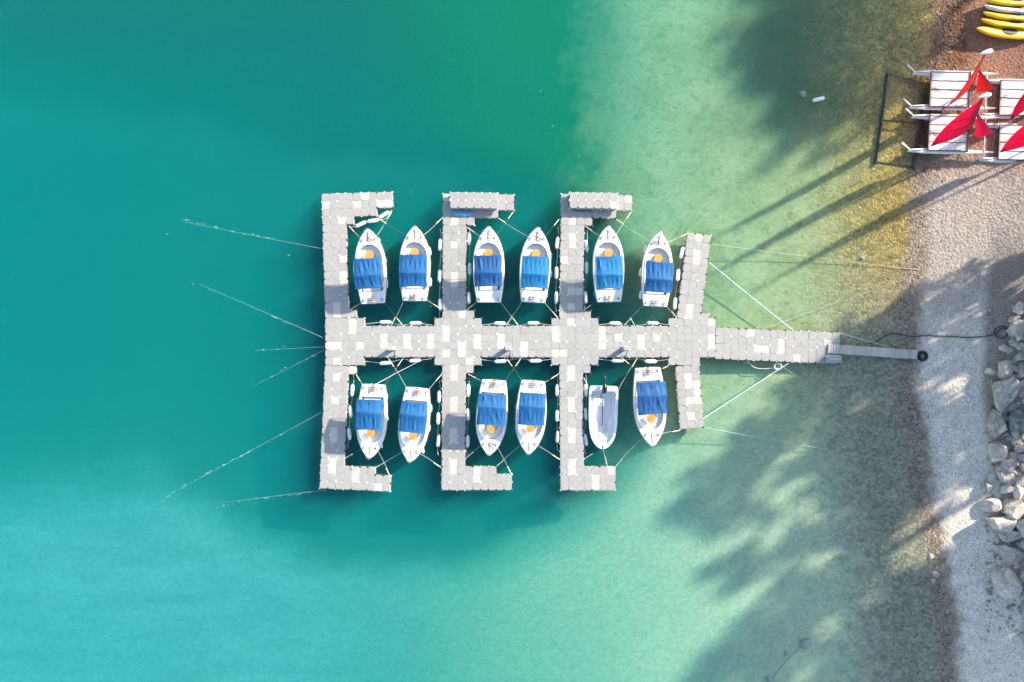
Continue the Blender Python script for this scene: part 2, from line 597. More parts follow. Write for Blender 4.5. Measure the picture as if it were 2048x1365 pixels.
wb = MB()
wb.box((0, 0, -9), (800, 800, 18))
water = wb.build('water', water_mat(), kind='structure')
# SPLIT

# ---------------------------------------------------------------- floating dock of plastic cubes
DECK = 0.30                     # deck height above water
HC = 0.5 * 15.6 / S             # half a cube


def octo(h, c, z):
    return [(h - c, -h, z), (h, -h + c, z), (h, h - c, z), (h - c, h, z), (-h + c, h, z), (-h, h - c, z), (-h, -h + c, z), (-h + c, -h, z)]


def cube_mb(M0=None, mb=None, mi=0):
    mb = mb or MB()
    rings = [octo(0.232, 0.075, -0.42), octo(0.2485, 0.088, -0.30), octo(0.2485, 0.088, -0.014), octo(0.238, 0.086, 0.0)]
    if M0 is not None:
        rings = [[M0 @ Vector(p) for p in rg] for rg in rings]
    mb.loft(rings, mi=mi)
    return mb


ME_CUBE = {False: cube_mb().mesh('float_cube', M['grey_float']), True: cube_mb().mesh('float_cube_white', M['white_float'])}
W_UP = [9, 9, 7, 4] + [3] * 11 + [4]
W_LO = [4] + [3] * 12 + [7, 9, 9]
cells = []                     # (px corner fn, row, col, white)


def section(p0, rowv, colv, rows, whites, r0=0):
    for i, cols in enumerate(rows):
        for c in (cols if isinstance(cols, (list, range)) else range(cols)):
            cells.append((p0, rowv, colv, i, c, (i + r0, c) in whites))


section((643, 388), (.47, 15.56), (15.7, -.42), W_UP, {(0, 5), (1, 0), (1, 4), (1, 7), (1, 8), (3, 2), (8, 2), (10, 2), (11, 2), (14, 1), (15, 1)})
section((885.8, 388), (-.07, 15.56), (15.8, .2), W_UP, {(3, 1), (6, 1), (10, 1), (11, 1), (15, 2), (0, 0)})
section((1122.5, 388), (-.25, 15.56), (15.75, .3), W_UP, {(3, 1), (5, 1), (6, 1), (8, 0), (12, 1), (12, 2), (14, 1), (0, 8)})
r16 = list(range(0, 5)) + list(range(14, 20)) + list(range(29, 35)) + list(range(44, 50))
r21 = list(range(0, 5)) + list(range(14, 20)) + list(range(29, 35)) + list(range(44, 48))
section((650.5, 637), (0, 15.62), (15.6, 0.0), [r16, 50, 50, 50, 50, r21], {
    (16, 3), (16, 31), (16, 49), (17, 3), (17, 15), (17, 29), (17, 35),
    (18, 7), (18, 10), (18, 13), (18, 15), (18, 19), (18, 22), (18, 29), (18, 35), (18, 37), (18, 40), (18, 42), (18, 49),
    (19, 0), (19, 1), (19, 4), (19, 7), (19, 10), (19, 13), (19, 17), (19, 19), (19, 22), (19, 25), (19, 35), (19, 40), (19, 49),
    (20, 15), (20, 17), (20, 25), (20, 29), (20, 30), (21, 1), (21, 18)}, 16)
section((650, 730.9), (-.69, 15.39), (15.65, .7), W_LO, {(22, 3), (23, 1), (26, 1), (30, 1), (31, 1), (34, 1), (35, 1), (35, 4), (36, 4), (37, 7)}, 22)
section((884.5, 730.9), (-.1, 15.63), (15.6, 0), W_LO, {(22, 1), (23, 1), (26, 1), (27, 1), (30, 1), (31, 1), (34, 1), (35, 1), (35, 4), (36, 4)}, 22)
section((1118.5, 730.9), (.18, 15.65), (15.65, 0), [4] + [3] * 12 + [7, 7, 7], {(22, 1), (23, 1), (26, 1), (27, 1), (30, 1), (31, 1), (34, 1), (35, 1), (35, 6), (36, 4), (37, 4)}, 22)
section((1375.5, 465.5), (-2.0, 15.5), (15.55, 2.0), [3] * 10 + [4], {(0, 1), (2, 1), (3, 1), (9, 1), (10, 1)})
section((1351, 733.5), (1.19, 15.7), (15.55, -1.35), [3] * 8, {(1, 1), (2, 1), (2, 2), (3, 2), (4, 1), (4, 2), (6, 1)})
section((1431.2, 656.0), (-.35, 15.6), (15.55, .62), [16] * 4, {(17, 4), (18, 8), (18, 14), (19, 5), (19, 6), (19, 8), (20, 10)}, 17)

dock = thing('floating_dock', 'long floating dock of grey and white plastic cubes with four cross piers', 'dock', P(1024, 684, 0))
dock_inv = dock.location.copy()
placed, nodes = [], {}
for (p0, rv, cv, r, c, wh) in cells:
    def pt(rr, cc):
        return P(p0[0] + rv[0] * rr + cv[0] * cc, p0[1] + rv[1] * rr + cv[1] * cc, DECK)
    ctr = pt(r + .5, c + .5)
    ang = math.atan2(-cv[1], cv[0])
    placed.append((ctr, ang, wh))
    for a in (0, 1):
        for b in (0, 1):
            q = pt(r + a, c + b)
            key = (p0, r + a, c + b)
            nodes.setdefault(key, [q, 0])
            nodes[key][1] += 1
order = sorted(range(len(placed)), key=lambda i: (placed[i][0] - P(1024, 684, DECK)).length)
single = set(order[:300])
rest = MB()
rnd = random.Random(5)
for i, (ctr, ang, wh) in enumerate(placed):
    loc = ctr + Vector((0, 0, rnd.uniform(-.008, .008)))
    if i in single:
        o = link('float_cube', ME_CUBE[wh], dock, loc - dock_inv)
        o.rotation_euler = (rnd.uniform(-.008, .008), rnd.uniform(-.008, .008), ang)
    else:
        Mx = Matrix.Translation(loc - dock_inv) @ Matrix.Rotation(ang, 4, 'Z') @ Matrix.Rotation(rnd.uniform(-.008, .008), 4, 'X')
        cube_mb(Mx, rest, 1 if wh else 0)
o = rest.build('outer_float_cubes', [M['grey_float'], M['white_float']], dock)
o['kind'] = 'stuff'
# connector pins in the corner gaps, dark rim lugs for the sockets and their shadows
pg, pw, lug = MB(), MB(), MB()
seen_nodes = []
grid_seen = {}
for key, (q, cnt) in nodes.items():
    gk = (round(q.x / 0.22), round(q.y / 0.22))
    hit = None
    for dx in (-1, 0, 1):
        for dy in (-1, 0, 1):
            for e in grid_seen.get((gk[0] + dx, gk[1] + dy), []):
                if (e[0] - q).length < 0.2:
                    hit = e
    if hit:
        hit[1] += cnt
    else:
        e = [q, cnt]
        grid_seen.setdefault(gk, []).append(e)
        seen_nodes.append(e)


def disc(mb, c, r, z0, z1, n=8):
    mb.loft([[(c.x + r * k_ * math.cos(a * 2 * math.pi / n + .39), c.y + r * k_ * math.sin(a * 2 * math.pi / n + .39), z) for a in range(n)] for k_, z in ((1, z0), (1, z1 - .012), (.8, z1))])


for q, cnt in seen_nodes:
    l = q - dock_inv
    if cnt >= 4:
        w = rnd.random() < 0.27
        disc(pw if w else pg, l, 0.086 if w else 0.078, DECK - .12, DECK + (.012 if w else -.006))
    else:
        disc(lug, l, 0.085, DECK - .22, DECK - .12)
        if rnd.random() < 0.62:
            disc(pw if rnd.random() < .5 else pg, l, 0.062, DECK - .14, DECK - .02)
        else:
            disc(lug, l, 0.062, DECK - .14, DECK - .03)
for mb, nm, mt in ((pg, 'grey_connector_pins', 'pin_grey'), (pw, 'white_connector_pins', 'pin_white'), (lug, 'rim_lugs', 'lug_dark')):
    o = mb.build(nm, M[mt], dock)
    o['kind'] = 'stuff'


def raised(p0, colv, label):
    root = thing('raised_float_platform', label, 'platform', P(p0[0] + 47, p0[1] + 15, DECK), 0, 'stacked platforms on the pier heads')
    for r in range(2):
        for c in range(6):
            q = P(p0[0] + colv[0] * (c + .5), p0[1] + 15.56 * (r + .5) + colv[1] * (c + .5), DECK)
            q.z = DECK + 0.43
            o = link('float_cube', ME_CUBE[(c == 5 and r == 1 and p0[0] > 1000)], root, q - root.location)
            o.rotation_euler = (rnd.uniform(-.02, .02), rnd.uniform(-.02, .02), math.atan2(-colv[1], colv[0]))
    pins = MB()
    for r in range(3):
        for c in range(7):
            q = P(p0[0] + colv[0] * c, p0[1] + 15.56 * r + colv[1] * c, DECK) - root.location
            disc(pins, q, 0.08 if r == 1 else .06, 0.28 if r == 1 else 0.2, 0.44 if r == 1 else 0.36)
    o = pins.build('connector_pins', M['pin_white'], root)
    o['kind'] = 'stuff'


raised((901.6, 387.8), (15.7, .2), 'raised two-row stack of grey cubes on second pier, blue tarp at its foot')
raised((1138.6, 387.8), (15.75, .3), 'raised two-row stack of grey cubes on third pier, pale cube at its corner')

# pale crate-like block and shadow step where the gangway lands
blk = thing('landing_block', 'pale rounded plastic block beside the gangway at the dock end', 'block', P(1665, 718.5, DECK))
mb = MB()
rg = []
for k_, z in ((.95, .004), (1.0, .05), (1.0, .22), (.9, .27)):
    rg.append([(p[0] * .48 * k_, p[1] * .25 * k_, z) for p in octo(1, .25, 0)])
mb.loft(rg)
mb.build('body', M['grey_float'], blk, smooth=40)
mb = MB()
mb.tube([(-.3, 0, .25), (-.1, 0, .33), (.1, 0, .33), (.3, 0, .25)], .02, 6)
mb.build('handle', M['rope_white'], blk)

# service pedestals on the walkway
for k, (px, side) in enumerate(((786, 'leftmost'), (1016, 'middle'), (1248, 'rightmost'))):
    root = thing('service_pedestal', side + ' of the three grey service pedestals on the walkway', 'pedestal', P(px, 697, DECK), 0, 'service pedestals along the walkway')
    mb = MB()
    mb.box((0, 0, .02), (.36, .26, .04))
    mb.build('base_plate', M['galv'], root)
    mb = MB()
    mb.loft([[(x, y, z) for x, y in ((-.15, -.09), (.15, -.09), (.15, .09), (-.15, .09))] for z in (.04, .95)])
    mb.build('column', M['galv'], root)
    mb = MB()
    mb.loft([[(x * k_, y * k_, z) for x, y in ((-.18, -.12), (.18, -.12), (.18, .12), (-.18, .12))] for k_, z in ((1, .95), (1, 1.06), (.86, 1.10))])
    mb.build('cap', M['pin_grey'], root)
    mb = MB()
    mb.tube(bezier([(.10, -.10, .80), (.13, -.20, .5), (.12, -.40, .06), (.13, -.62, .03), (.12, -.66, -.2)]), .022, 6)
    mb.build('power_lead', M['black_cable'], root)

# gangway planks from the dock to the beach
ga, gb = P(1656, 697.6, DECK + .07), PG(1832, 709.8, 0.16)
gl = (gb - ga)
gang = thing('gangway', 'narrow weathered plank gangway from the dock end to the pebble beach', 'gangway', ga)
gx_ = gl.normalized()
gy_ = Vector((-gx_.y, gx_.x, 0)).normalized()
gz_ = gx_.cross(gy_)
GM = Matrix((gx_, gy_, gz_)).transposed()
npl = 34
pm = MB()
pm.box((0, 0, 0), (gl.length / npl - .022, .58, .035))
me_pl = pm.mesh('plank', M['plank'])
for k in range(npl):
    o = link('plank', me_pl, gang, gx_ * (gl.length * (k + .5) / npl) + gy_ * rnd.uniform(-.012, .012) + gz_ * rnd.uniform(-.004, .004))
    o.rotation_euler = (GM @ Matrix.Rotation(rnd.uniform(-.012, .012), 3, 'Z')).to_euler()
for s_ in (-1, 1):
    mb = MB()
    mb.box(gl / 2 + gy_ * (.24 * s_) - gz_ * .055, (gl.length, .06, .07), GM)
    mb.build('stringer', M['galv'], gang)

# old tyre at the beach end of the gangway
tp = PG(1843.5, 712.5, 0.10)
tyre = thing('tyre', 'black rubber tyre lying at the beach end of the gangway', 'tyre', tp)
mb = MB()
prof = [(.30, -.09), (.32, -.10), (.30, .02), (.28, .09), (.22, .10), (.17, .07), (.165, -.07), (.22, -.10)]
rg = [[(r_ * math.cos(a), r_ * math.sin(a), z_) for r_, z_ in prof] for a in [k * 2 * math.pi / 28 for k in range(29)]]
mb.loft(rg, cap=False)
mb.build('tread_ring', M['rubber'], tyre, smooth=50)
mb = MB()
for k in range(28):
    a = k * 2 * math.pi / 28
    mb.box((.312 * math.cos(a), .312 * math.sin(a), 0), (.03, .035, .16), Matrix.Rotation(a, 3, 'Z'))
mb.build('tread_blocks', M['rubber'], tyre)

# ---------------------------------------------------------------- motor boats
def interp_s(x, xs, ys):
    """smooth interpolation through the stations"""
    x = min(max(x, xs[0]), xs[-1])
    for i in range(len(xs) - 1):
        if x <= xs[i + 1]:
            break
    def sl(j):
        if j <= 0:
            return (ys[1] - ys[0]) / (xs[1] - xs[0])
        if j >= len(xs) - 1:
            return (ys[-1] - ys[-2]) / (xs[-1] - xs[-2])
        return (ys[j + 1] - ys[j - 1]) / (xs[j + 1] - xs[j - 1])
    h = xs[i + 1] - xs[i]
    t = (x - xs[i]) / h
    return ((2 * t ** 3 - 3 * t * t + 1) * ys[i] + (t ** 3 - 2 * t * t + t) * h * sl(i) + (-2 * t ** 3 + 3 * t * t) * ys[i + 1] + (t ** 3 - t * t) * h * sl(i + 1))


BY = [-2.4, -1.8, -1.0, -.2, .5, 1.0, 1.4, 1.8, 2.1, 2.3, 2.4]
BW = [.76, .87, .96, 1.0, .97, .89, .76, .57, .37, .19, .03]


def hw(y):
    return max(.015, interp_s(y, BY, BW))


def sheer(y):
    t = (y + 2.4) / 4.8
    return 0.50 + 0.26 * t ** 2.2


def hull_rings(ys, hwf, shf, keel):
    rings = []
    for y in ys:
        w, z = hwf(y), shf(y)
        k = keel(y)
        rings.append([(-w, y, z), (-w * .97, y, z - .10), (-w * .90, y, .08), (-w * .62, y, k * .55), (0, y, k),
                      (w * .62, y, k * .55), (w * .90, y, .08), (w * .97, y, z - .10), (w, y, z)])
    return rings


def outline(hwf, y0, y1, n, endw=None):
    """right-hand side of a closed outline from stern centre to bow centre"""
    pts = [(hwf(y0) * k / 5.0, y0) for k in range(5)]
    for k in range(n + 1):
        t = k / n
        y = y0 + (y1 - y0) * (1 - (1 - t) ** 1.35)
        pts.append((hwf(y), y))
    pts[-1] = (0.0, y1)
    return pts


def ck_w(y):           # cockpit half width
    if y < .45:
        return hw(y) - .17
    q = min(1.0, (y - .45) / .98)
    return (hw(.45) - .17) * math.sqrt(max(0, 1 - q ** 2.2))


def seat_w(y):         # inner edge of the bench
    if y < .1:
        return ck_w(y) - .30
    q = min(1.0, (y - .1) / .92)
    return (ck_w(.1) - .30) * math.sqrt(max(0, 1 - q ** 2.2))


def bridge(mb, A, B, zA, zB, mi=0):
    """quads between two right-hand outlines, mirrored"""
    n = len(A)
    for sgn in (1, -1):
        vs = [(sgn * p[0], p[1], zA(p) if callable(zA) else zA) for p in A] + [(sgn * p[0], p[1], zB(p) if callable(zB) else zB) for p in B]
        fs = [((i, i + 1, n + i + 1, n + i) if sgn > 0 else (i, n + i, n + i + 1, i + 1)) for i in range(n - 1)]
        mb.add(vs, fs, mi)


def fill(mb, A, z, mi=0):
    pts = [(p[0], p[1], z(p) if callable(z) else z) for p in A] + [(-p[0], p[1], z(p) if callable(z) else z) for p in reversed(A[1:-1])]
    mb.add(pts, [tuple(range(len(pts)))], mi)


BM = {}
ys = [-2.4 + 4.8 * (1 - (1 - k / 26) ** 1.3) for k in range(27)]
mb = MB()
rg = hull_rings(ys, hw, sheer, lambda y: -.22 + .20 * max(0, (y - 1.2) / 1.2) ** 2)
mb.loft(rg, closed=False)
mb.add(rg[0], [tuple(range(9))])
BM['hull'] = mb.mesh('hull', M['gelcoat'], 35)
N_SIDE = 28
O_out = outline(hw, -2.4, 2.4, N_SIDE)
O_rim = [(max(0, p[0] - .035), p[1] * .992) for p in O_out]
O_ck = outline(ck_w, -1.62, 1.42, N_SIDE)
O_ckr = [(p[0] * 1.035, p[1] * 1.02) for p in O_ck]
mb = MB()
zs = lambda p: sheer(p[1])
bridge(mb, O_out, O_rim, zs, lambda p: sheer(p[1]) + .035)
bridge(mb, O_rim, O_ckr, lambda p: sheer(p[1]) + .035, lambda p: sheer(p[1]) + .05)
bridge(mb, O_ckr, O_ck, lambda p: sheer(p[1]) + .05, lambda p: sheer(p[1]) + .085)
BM['deck'] = mb.mesh('deck', M['gelcoat'], 30)
mb = MB()
O_fl = [(p[0] * .95, p[1] * .985) for p in O_ck]
bridge(mb, O_ck, O_fl, lambda p: sheer(p[1]) + .085, .16)
fill(mb, O_fl, .16)
BM['cockpit'] = mb.mesh('cockpit', M['liner'], 35)
mb = MB()
O_so = outline(lambda y: ck_w(y) * .955, -.9, 1.38, 20)
O_si = outline(lambda y: max(0.02, seat_w(y)), -.9, 1.0, 20)
O_so2 = [p for p in O_so if True]
bridge(mb, O_so[5:], O_si[5:], .46, .46)
bridge(mb, O_si[5:], [(p[0] * .97, p[1]) for p in O_si[5:]], .46, .165)
for sgn in (1, -1):
    a, b = O_so[5], O_si[5]
    mb.add([(sgn * a[0], a[1], .46), (sgn * b[0], b[1], .46), (sgn * b[0], b[1], .165), (sgn * a[0], a[1], .165)], [(0, 1, 2, 3)])
BM['bench'] = mb.mesh('bench', M['cushion'], 35)
mb = MB()
mb.box((0, -1.36, .31), (1.15, .44, .29))
BM['stern_seat'] = mb.mesh('stern_seat', M['cushion'])
mb = MB()
mb.box((.34, -.35, .42), (.42, .16, .50))
mb.box((.34, -.31, .70), (.46, .26, .06))
BM['console'] = mb.mesh('helm_console', M['liner'])
mb = MB()
mb.tube([(.34 + .15 * math.cos(a), -.48 + .05 * math.sin(a), .66 + .15 * math.sin(a)) for a in [k * math.pi / 8 for k in range(17)]], .014, 6)
BM['wheel'] = mb.mesh('steering_wheel', M['black_plastic'], 60)
mb = MB()
n = 22
mb.loft([[(.27 * k_ * math.cos(a * 2 * math.pi / n), .72 + .30 * k_ * math.sin(a * 2 * math.pi / n), z) for a in range(n)] for k_, z in ((.98, .70), (1, .715), (1, .735), (.98, .742))])
BM['table'] = mb.mesh('table', M['table_wood'], 40)
mb = MB()
mb.tube([(0, .72, .17), (0, .72, .70)], .04, 8)
BM['table_leg'] = mb.mesh('table_leg', M['steel'], 50)
mb = MB()
pts = [(p[0] + .012, p[1], sheer(p[1]) - .03) for p in O_out[5:]]
for sgn in (1, -1):
    mb.tube([(sgn * p[0], p[1], p[2]) for p in pts], .022, 5)
BM['rub_rail'] = mb.mesh('rub_rail', M['rub'], 60)
mb = MB()
mb.box((0, 0, 0), (.05, .62, .016))
BM['bow_strip'] = mb.mesh('bow_strip', M['teak'])
mb = MB()
mb.tube(bezier([(-.26, 2.08, .80), (-.17, 2.30, .92), (0, 2.43, .95), (.17, 2.30, .92), (.26, 2.08, .80)], 5), .016, 6)
BM['bow_rail'] = mb.mesh('bow_rail', M['steel'], 60)
mb = MB()
mb.tube([(0, -.11, .06), (0, .11, .06)], .026, 6)
mb.tube([(0, -.03, 0), (0, -.03, .05)], .014, 6)
mb.tube([(0, .03, 0), (0, .03, .05)], .014, 6)
BM['cleat'] = mb.mesh('cleat', M['dark_metal'], 60)
mb = MB()
for s_ in (-1, 1):
    mb.tube(bezier([(.15 * s_, -1.98, .60), (.13 * s_, -2.2, .64), (.13 * s_, -2.44, .64), (.13 * s_, -2.47, .55), (.13 * s_, -2.46, .28)], 4), .017, 6)
mb.tube([(-.13, -1.98, .60), (.13, -1.98, .60)], .017, 6)
BM['ladder'] = mb.mesh('boarding_ladder', M['steel'], 60)
mb = MB()
mb.box((0, 0, 0), (.25, .07, .025))
BM['rung'] = mb.mesh('rung', M['teak'])
mb = MB()
mb.box((0, 0, 0), (.07, .34, .05))
BM['block'] = mb.mesh('wooden_block', M['teak'])
mb = MB()
mb.tube(bezier([(-.34, -2.12, .60), (-.20, -2.02, .60), (-.05, -2.16, .60), (-.18, -2.26, .60), (-.32, -2.2, .60), (-.36, -2.05, .60)], 5), .014, 5)
BM['stern_line'] = mb.mesh('stern_line', M['dark_metal'], 60)


def canopy_mesh(seed, mat):
    rnd = random.Random(seed)
    nu, nv = 22, 30
    W, Y0, Y1, YM = .87, -1.58, .48, -.72
    ph = [rnd.uniform(0, 6.28) for _ in range(8)]
    fold = [(rnd.uniform(-.7, .7), rnd.uniform(-.5, .5), rnd.uniform(.02, .045)) for _ in range(4)]
    top = []
    for j in range(nv + 1):
        v = j / nv
        y = Y0 + (Y1 - Y0) * v
        row = []
        for i in range(nu + 1):
            u = i / nu * 2 - 1
            x = W * u
            if y < YM:
                q = (y - Y0) / (YM - Y0)
                zb = 1.42 + .22 * q
            else:
                q = (y - YM) / (Y1 - YM)
                zb = 1.64 - .10 * q
            z = zb + .11 * (1 - abs(u) ** 2.6)
            sag = math.sin(math.pi * q)
            z -= .065 * sag * (1 - u * u * .6)
            pull = (abs(v - .5) * 2) ** 1.5
            z += .016 * math.sin(u * 19 + ph[0] + 2.2 * v) * sag + .011 * math.sin(u * 31 + ph[1] - 3 * v) * sag
            for fu, fs, fa in fold:
                d = (u - fu) - fs * (v - .4) * 2
                z += fa * math.exp(-(d / .07) ** 2) * sag
            x += .012 * math.sin(v * 9 + ph[2]) * u
            yy = y + .02 * math.sin(u * 3 + ph[3]) * pull - .035 * (1 - u * u) * (1 if v > .95 else 0) + .03 * (1 - u * u) * (1 if v < .05 else 0)
            row.append((x, yy, z))
        top.append(row)
    mb = MB()
    vs = [p for r in top for p in r]
    w = nu + 1
    fs = [(j * w + i, j * w + i + 1, (j + 1) * w + i + 1, (j + 1) * w + i) for j in range(nv) for i in range(nu)]
    # hem hanging all round, then the underside
    b = len(vs)
    vs += [(p[0] * .99, p[1] * 1.0, p[2] - .02) for p in vs]
    fs += [(b + f[3], b + f[2], b + f[1], b + f[0]) for f in fs]
    rim = [i for i in range(w)] + [j * w + nu for j in range(1, nv + 1)] + [nv * w + i for i in range(nu - 1, -1, -1)] + [j * w for j in range(nv - 1, 0, -1)]
    c0 = len(vs)
    for r_ in rim:
        x, y, z = vs[r_]
        vs.append((x * 1.012, y + (.012 if y > 0.3 else (-.012 if y < -1.4 else 0)), z - .10))
    m = len(rim)
    for k in range(m):
        a, a2 = rim[k], rim[(k + 1) % m]
        fs.append((a2, a, c0 + k, c0 + (k + 1) % m))
        fs.append((b + a, b + a2, c0 + (k + 1) % m, c0 + k))
    mb.add(vs, fs)
    return mb.mesh('canopy', mat, 40)


def hoop(yt, zt):
    mb = MB()
    yb, zb = -.62, .60
    pts = [(-.90, yb, zb), (-.86, yb + (yt - yb) * .9, zb + (zt - zb) * .88), (-.74, yt, zt), (-.3, yt, zt + .075), (.3, yt, zt + .075), (.74, yt, zt), (.86, yb + (yt - yb) * .9, zb + (zt - zb) * .88), (.90, yb, zb)]
    mb.tube(bezier(pts, 4), .014, 6)
    return mb.mesh('canopy_hoop', M['steel'], 60)


HOOPS = [hoop(-1.52, 1.36), hoop(-.72, 1.58), hoop(.42, 1.48)]

# name, bow px, stern px, canopy material, label
BOATS = {
    'b1': ((735, 459), (746, 607), 'canopy_blue', 'white motorboat with blue canopy in the upper row, leftmost, beside the leftmost pier', 'leftmost upper boat'),
    'b2': ((830, 454), (829, 602), 'canopy_blue', 'white motorboat with blue canopy in the upper row, second from the left', 'second upper boat'),
    'b3': ((977, 455), (978, 605), 'canopy_deep', 'white motorboat with creased dark blue canopy in the upper row, third from the left', 'third upper boat'),
    'b4': ((1075, 457), (1066, 605), 'canopy_bright', 'white motorboat with bright azure canopy in the upper row, fourth from the left', 'fourth upper boat'),
    'b5': ((1216, 454), (1218, 604), 'canopy_bright', 'white motorboat with azure canopy and blue side fenders, fifth in the upper row', 'fifth upper boat'),
    'b6': ((1319, 466), (1310, 613), 'canopy_blue', 'white motorboat with blue canopy in the upper row, rightmost, beside the slanted pier', 'rightmost upper boat'),
    'b7': ((739, 917), (747, 770), 'canopy_blue', 'white motorboat with blue canopy in the lower row, leftmost, bow pointing down', 'leftmost lower boat'),
    'b8': ((820, 924), (835, 777), 'canopy_blue', 'white motorboat with blue canopy in the lower row, second from the left', 'second lower boat'),
    'b9': ((978, 910), (988, 761), 'canopy_blue', 'white motorboat with blue canopy in the lower row, third from the left', 'third lower boat'),
    'b10': ((1057, 908), (1066, 762), 'canopy_blue', 'white motorboat with blue canopy in the lower row, fourth from the left', 'fourth lower boat'),
    'b12': ((1305, 892), (1295, 736), 'canopy_deep', 'white motorboat with blue canopy in the lower row, rightmost, beside the open skiff', 'rightmost lower boat'),
}
boat_mx = {}
for k, (key, (bow, stern, cm, lab, short)) in enumerate(BOATS.items()):
    a, b = P(*bow, .75), P(*stern, .5)
    a.z = b.z = 0
    d = (a - b)
    rz = math.atan2(d.y, d.x) - math.pi / 2
    root = thing('motorboat', lab, 'boat', (a + b) / 2, rz, 'blue-canopied motorboats at the dock')
    sc = d.length / 4.8
    root.scale = (sc, sc, 1)
    rb = random.Random(40 + k)
    root.rotation_euler = (rb.uniform(-.01, .01), rb.uniform(-.015, .015), rz)
    boat_mx[key] = Matrix.Translation((a + b) / 2) @ Matrix.Rotation(rz, 4, 'Z') @ Matrix.Diagonal((sc, sc, 1, 1))
    hl = link('hull', BM['hull'], root)
    link('rub_rail', BM['rub_rail'], hl)
    dk = link('deck', BM['deck'], root)
    link('bow_rail', BM['bow_rail'], root)
    o = link('bow_strip', BM['bow_strip'], dk, (0, 1.92, sheer(1.92) + .065))
    o.rotation_euler = (.07, 0, rb.uniform(-.03, .03))
    for (cx, cy) in ((-.40, 1.72), (.40, 1.72), (-.60, -2.2), (.60, -2.2)):
        o = link('cleat', BM['cleat'], root, (cx, cy, sheer(cy) + .04))
        o.rotation_euler = (0, 0, -.5 if cx * cy > 0 else .5)
    link('cockpit', BM['cockpit'], root)
    link('bench', BM['bench'], root)
    link('stern_seat', BM['stern_seat'], root)
    cs = link('helm_console', BM['console'], root)
    link('steering_wheel', BM['wheel'], cs)
    tb = link('table', BM['table'], root)
    link('table_leg', BM['table_leg'], tb)
    ca = link('canopy', canopy_mesh(k + 3, M[cm]), root)
    ca.rotation_euler = (0, rb.uniform(-.02, .02), rb.uniform(-.02, .02))
    for h in HOOPS:
        link('canopy_hoop', h, ca)
    if key != 'b3':
        ld = link('boarding_ladder', BM['ladder'], root)
        for yy in (-2.1, -2.24, -2.38):
            link('rung', BM['rung'], ld, (0, yy, .655))
        if key in ('b1', 'b2', 'b7', 'b8', 'b9', 'b12'):
            link('wooden_block', BM['block'], root, (.01, -2.14, .70))
        link('stern_line', BM['stern_line'], root)

    if key in ('b1', 'b4', 'b6', 'b9'):
        mb = MB()
        q0 = rb.uniform(-.15, .15)
        mb.tube(bezier([(q0 - .05, 2.05, .80), (q0 - .16, 1.92, .79), (q0 + .04, 1.82, .78), (q0 - .14, 1.74, .77), (q0 + .02, 1.62, .75), (q0 + .18, 1.70, .76), (q0 + .10, 1.84, .78)], 5), .016, 5)
        mb.build('anchor_rope', M['dark_metal'], root, smooth=60)
    ca.location = (rb.uniform(-.04, .04), rb.uniform(-.08, .08), rb.uniform(-.04, .04))
    ca.scale = (rb.uniform(.96, 1.03), rb.uniform(.95, 1.04), 1)

# ---------------------------------------------------------------- open skiff with outboard
sa, sb = P(1205, 899, .5), P(1207.5, 773, .5)
sa.z = sb.z = 0
sd_ = sa - sb
SK_L = sd_.length
rz = math.atan2(sd_.y, sd_.x) - math.pi / 2
skiff = thing('open_skiff', 'white open skiff with rounded bow and black outboard, no canopy', 'boat', (sa + sb) / 2, rz)
boat_mx['sk'] = Matrix.Translation((sa + sb) / 2) @ Matrix.Rotation(rz, 4, 'Z')
L2 = SK_L / 2
KY = [-L2, -L2 + .15, -.8, 0, .7, 1.2, 1.55, 1.8, 1.93, L2]
KW = [.84, .91, .93, .92, .87, .76, .60, .40, .22, .03]


def kw(y):
    return max(.02, interp_s(y, KY, KW))


def kin(y):
    if y < .5:
        return kw(y) - .16
    q = min(1, (y - .5) / 1.2)
    return (kw(.5) - .16) * math.sqrt(max(0, 1 - q ** 2.4))


def kfl(y):
    if y < -.2:
        return .62
    q = min(1, (y + .2) / 1.15)
    return .34 + .28 * (1 - sstep(0, .45, q)) if q < .9 else .30


ysk = [-L2 + SK_L * (1 - (1 - k / 26) ** 1.4) for k in range(27)]
mb = MB()
rg = hull_rings(ysk, kw, lambda y: .46 + .10 * ((y + L2) / SK_L) ** 2, lambda y: -.15)
mb.loft(rg, closed=False)
mb.add(rg[0], [tuple(range(9))])
mb.build('hull', M['gelcoat'], skiff, 35)
mb = MB()
KO = outline(kw, -L2, L2, 28)
KI = outline(kin, -L2 + .30, 1.68, 28)
ksh = lambda p: .46 + .10 * ((p[1] + L2) / SK_L) ** 2
bridge(mb, KO, [(p[0] * .97, p[1] * .985) for p in KO], ksh, lambda p: ksh(p) + .05)
bridge(mb, [(p[0] * .97, p[1] * .985) for p in KO], KI, lambda p: ksh(p) + .05, lambda p: ksh(p) + .05)
mb.build('deck', M['gelcoat'], skiff, 35)
mb = MB()
KB = outline(lambda y: float(kin(y)) * .96, -L2 + .34, 1.60, 28)
KF = outline(lambda y: min(float(kfl(y)), float(kin(y)) * .9), -L2 + .42, .98, 28)
bridge(mb, KI, KB, lambda p: ksh(p) + .05, .36)
bridge(mb, KB, KF, .36, .34)
bridge(mb, KF, [(p[0] * .97, p[1]) for p in KF], .34, .12)
fill(mb, [(p[0] * .97, p[1]) for p in KF], .12)
mb.build('cockpit', M['liner'], skiff, 35)
mb = MB()
mb.box((0, -.38, .128), (.035, 1.9, .014))
mb.build('floor_seam', M['dark_metal'], skiff)
slat = MB()
slat.box((0, 0, 0), (.56, .018, .012))
me_sl = slat.mesh('floor_batten', M['galv'])
for k in range(14):
    link('floor_batten', me_sl, skiff, (0, -1.25 + .135 * k, .128))
mb = MB()
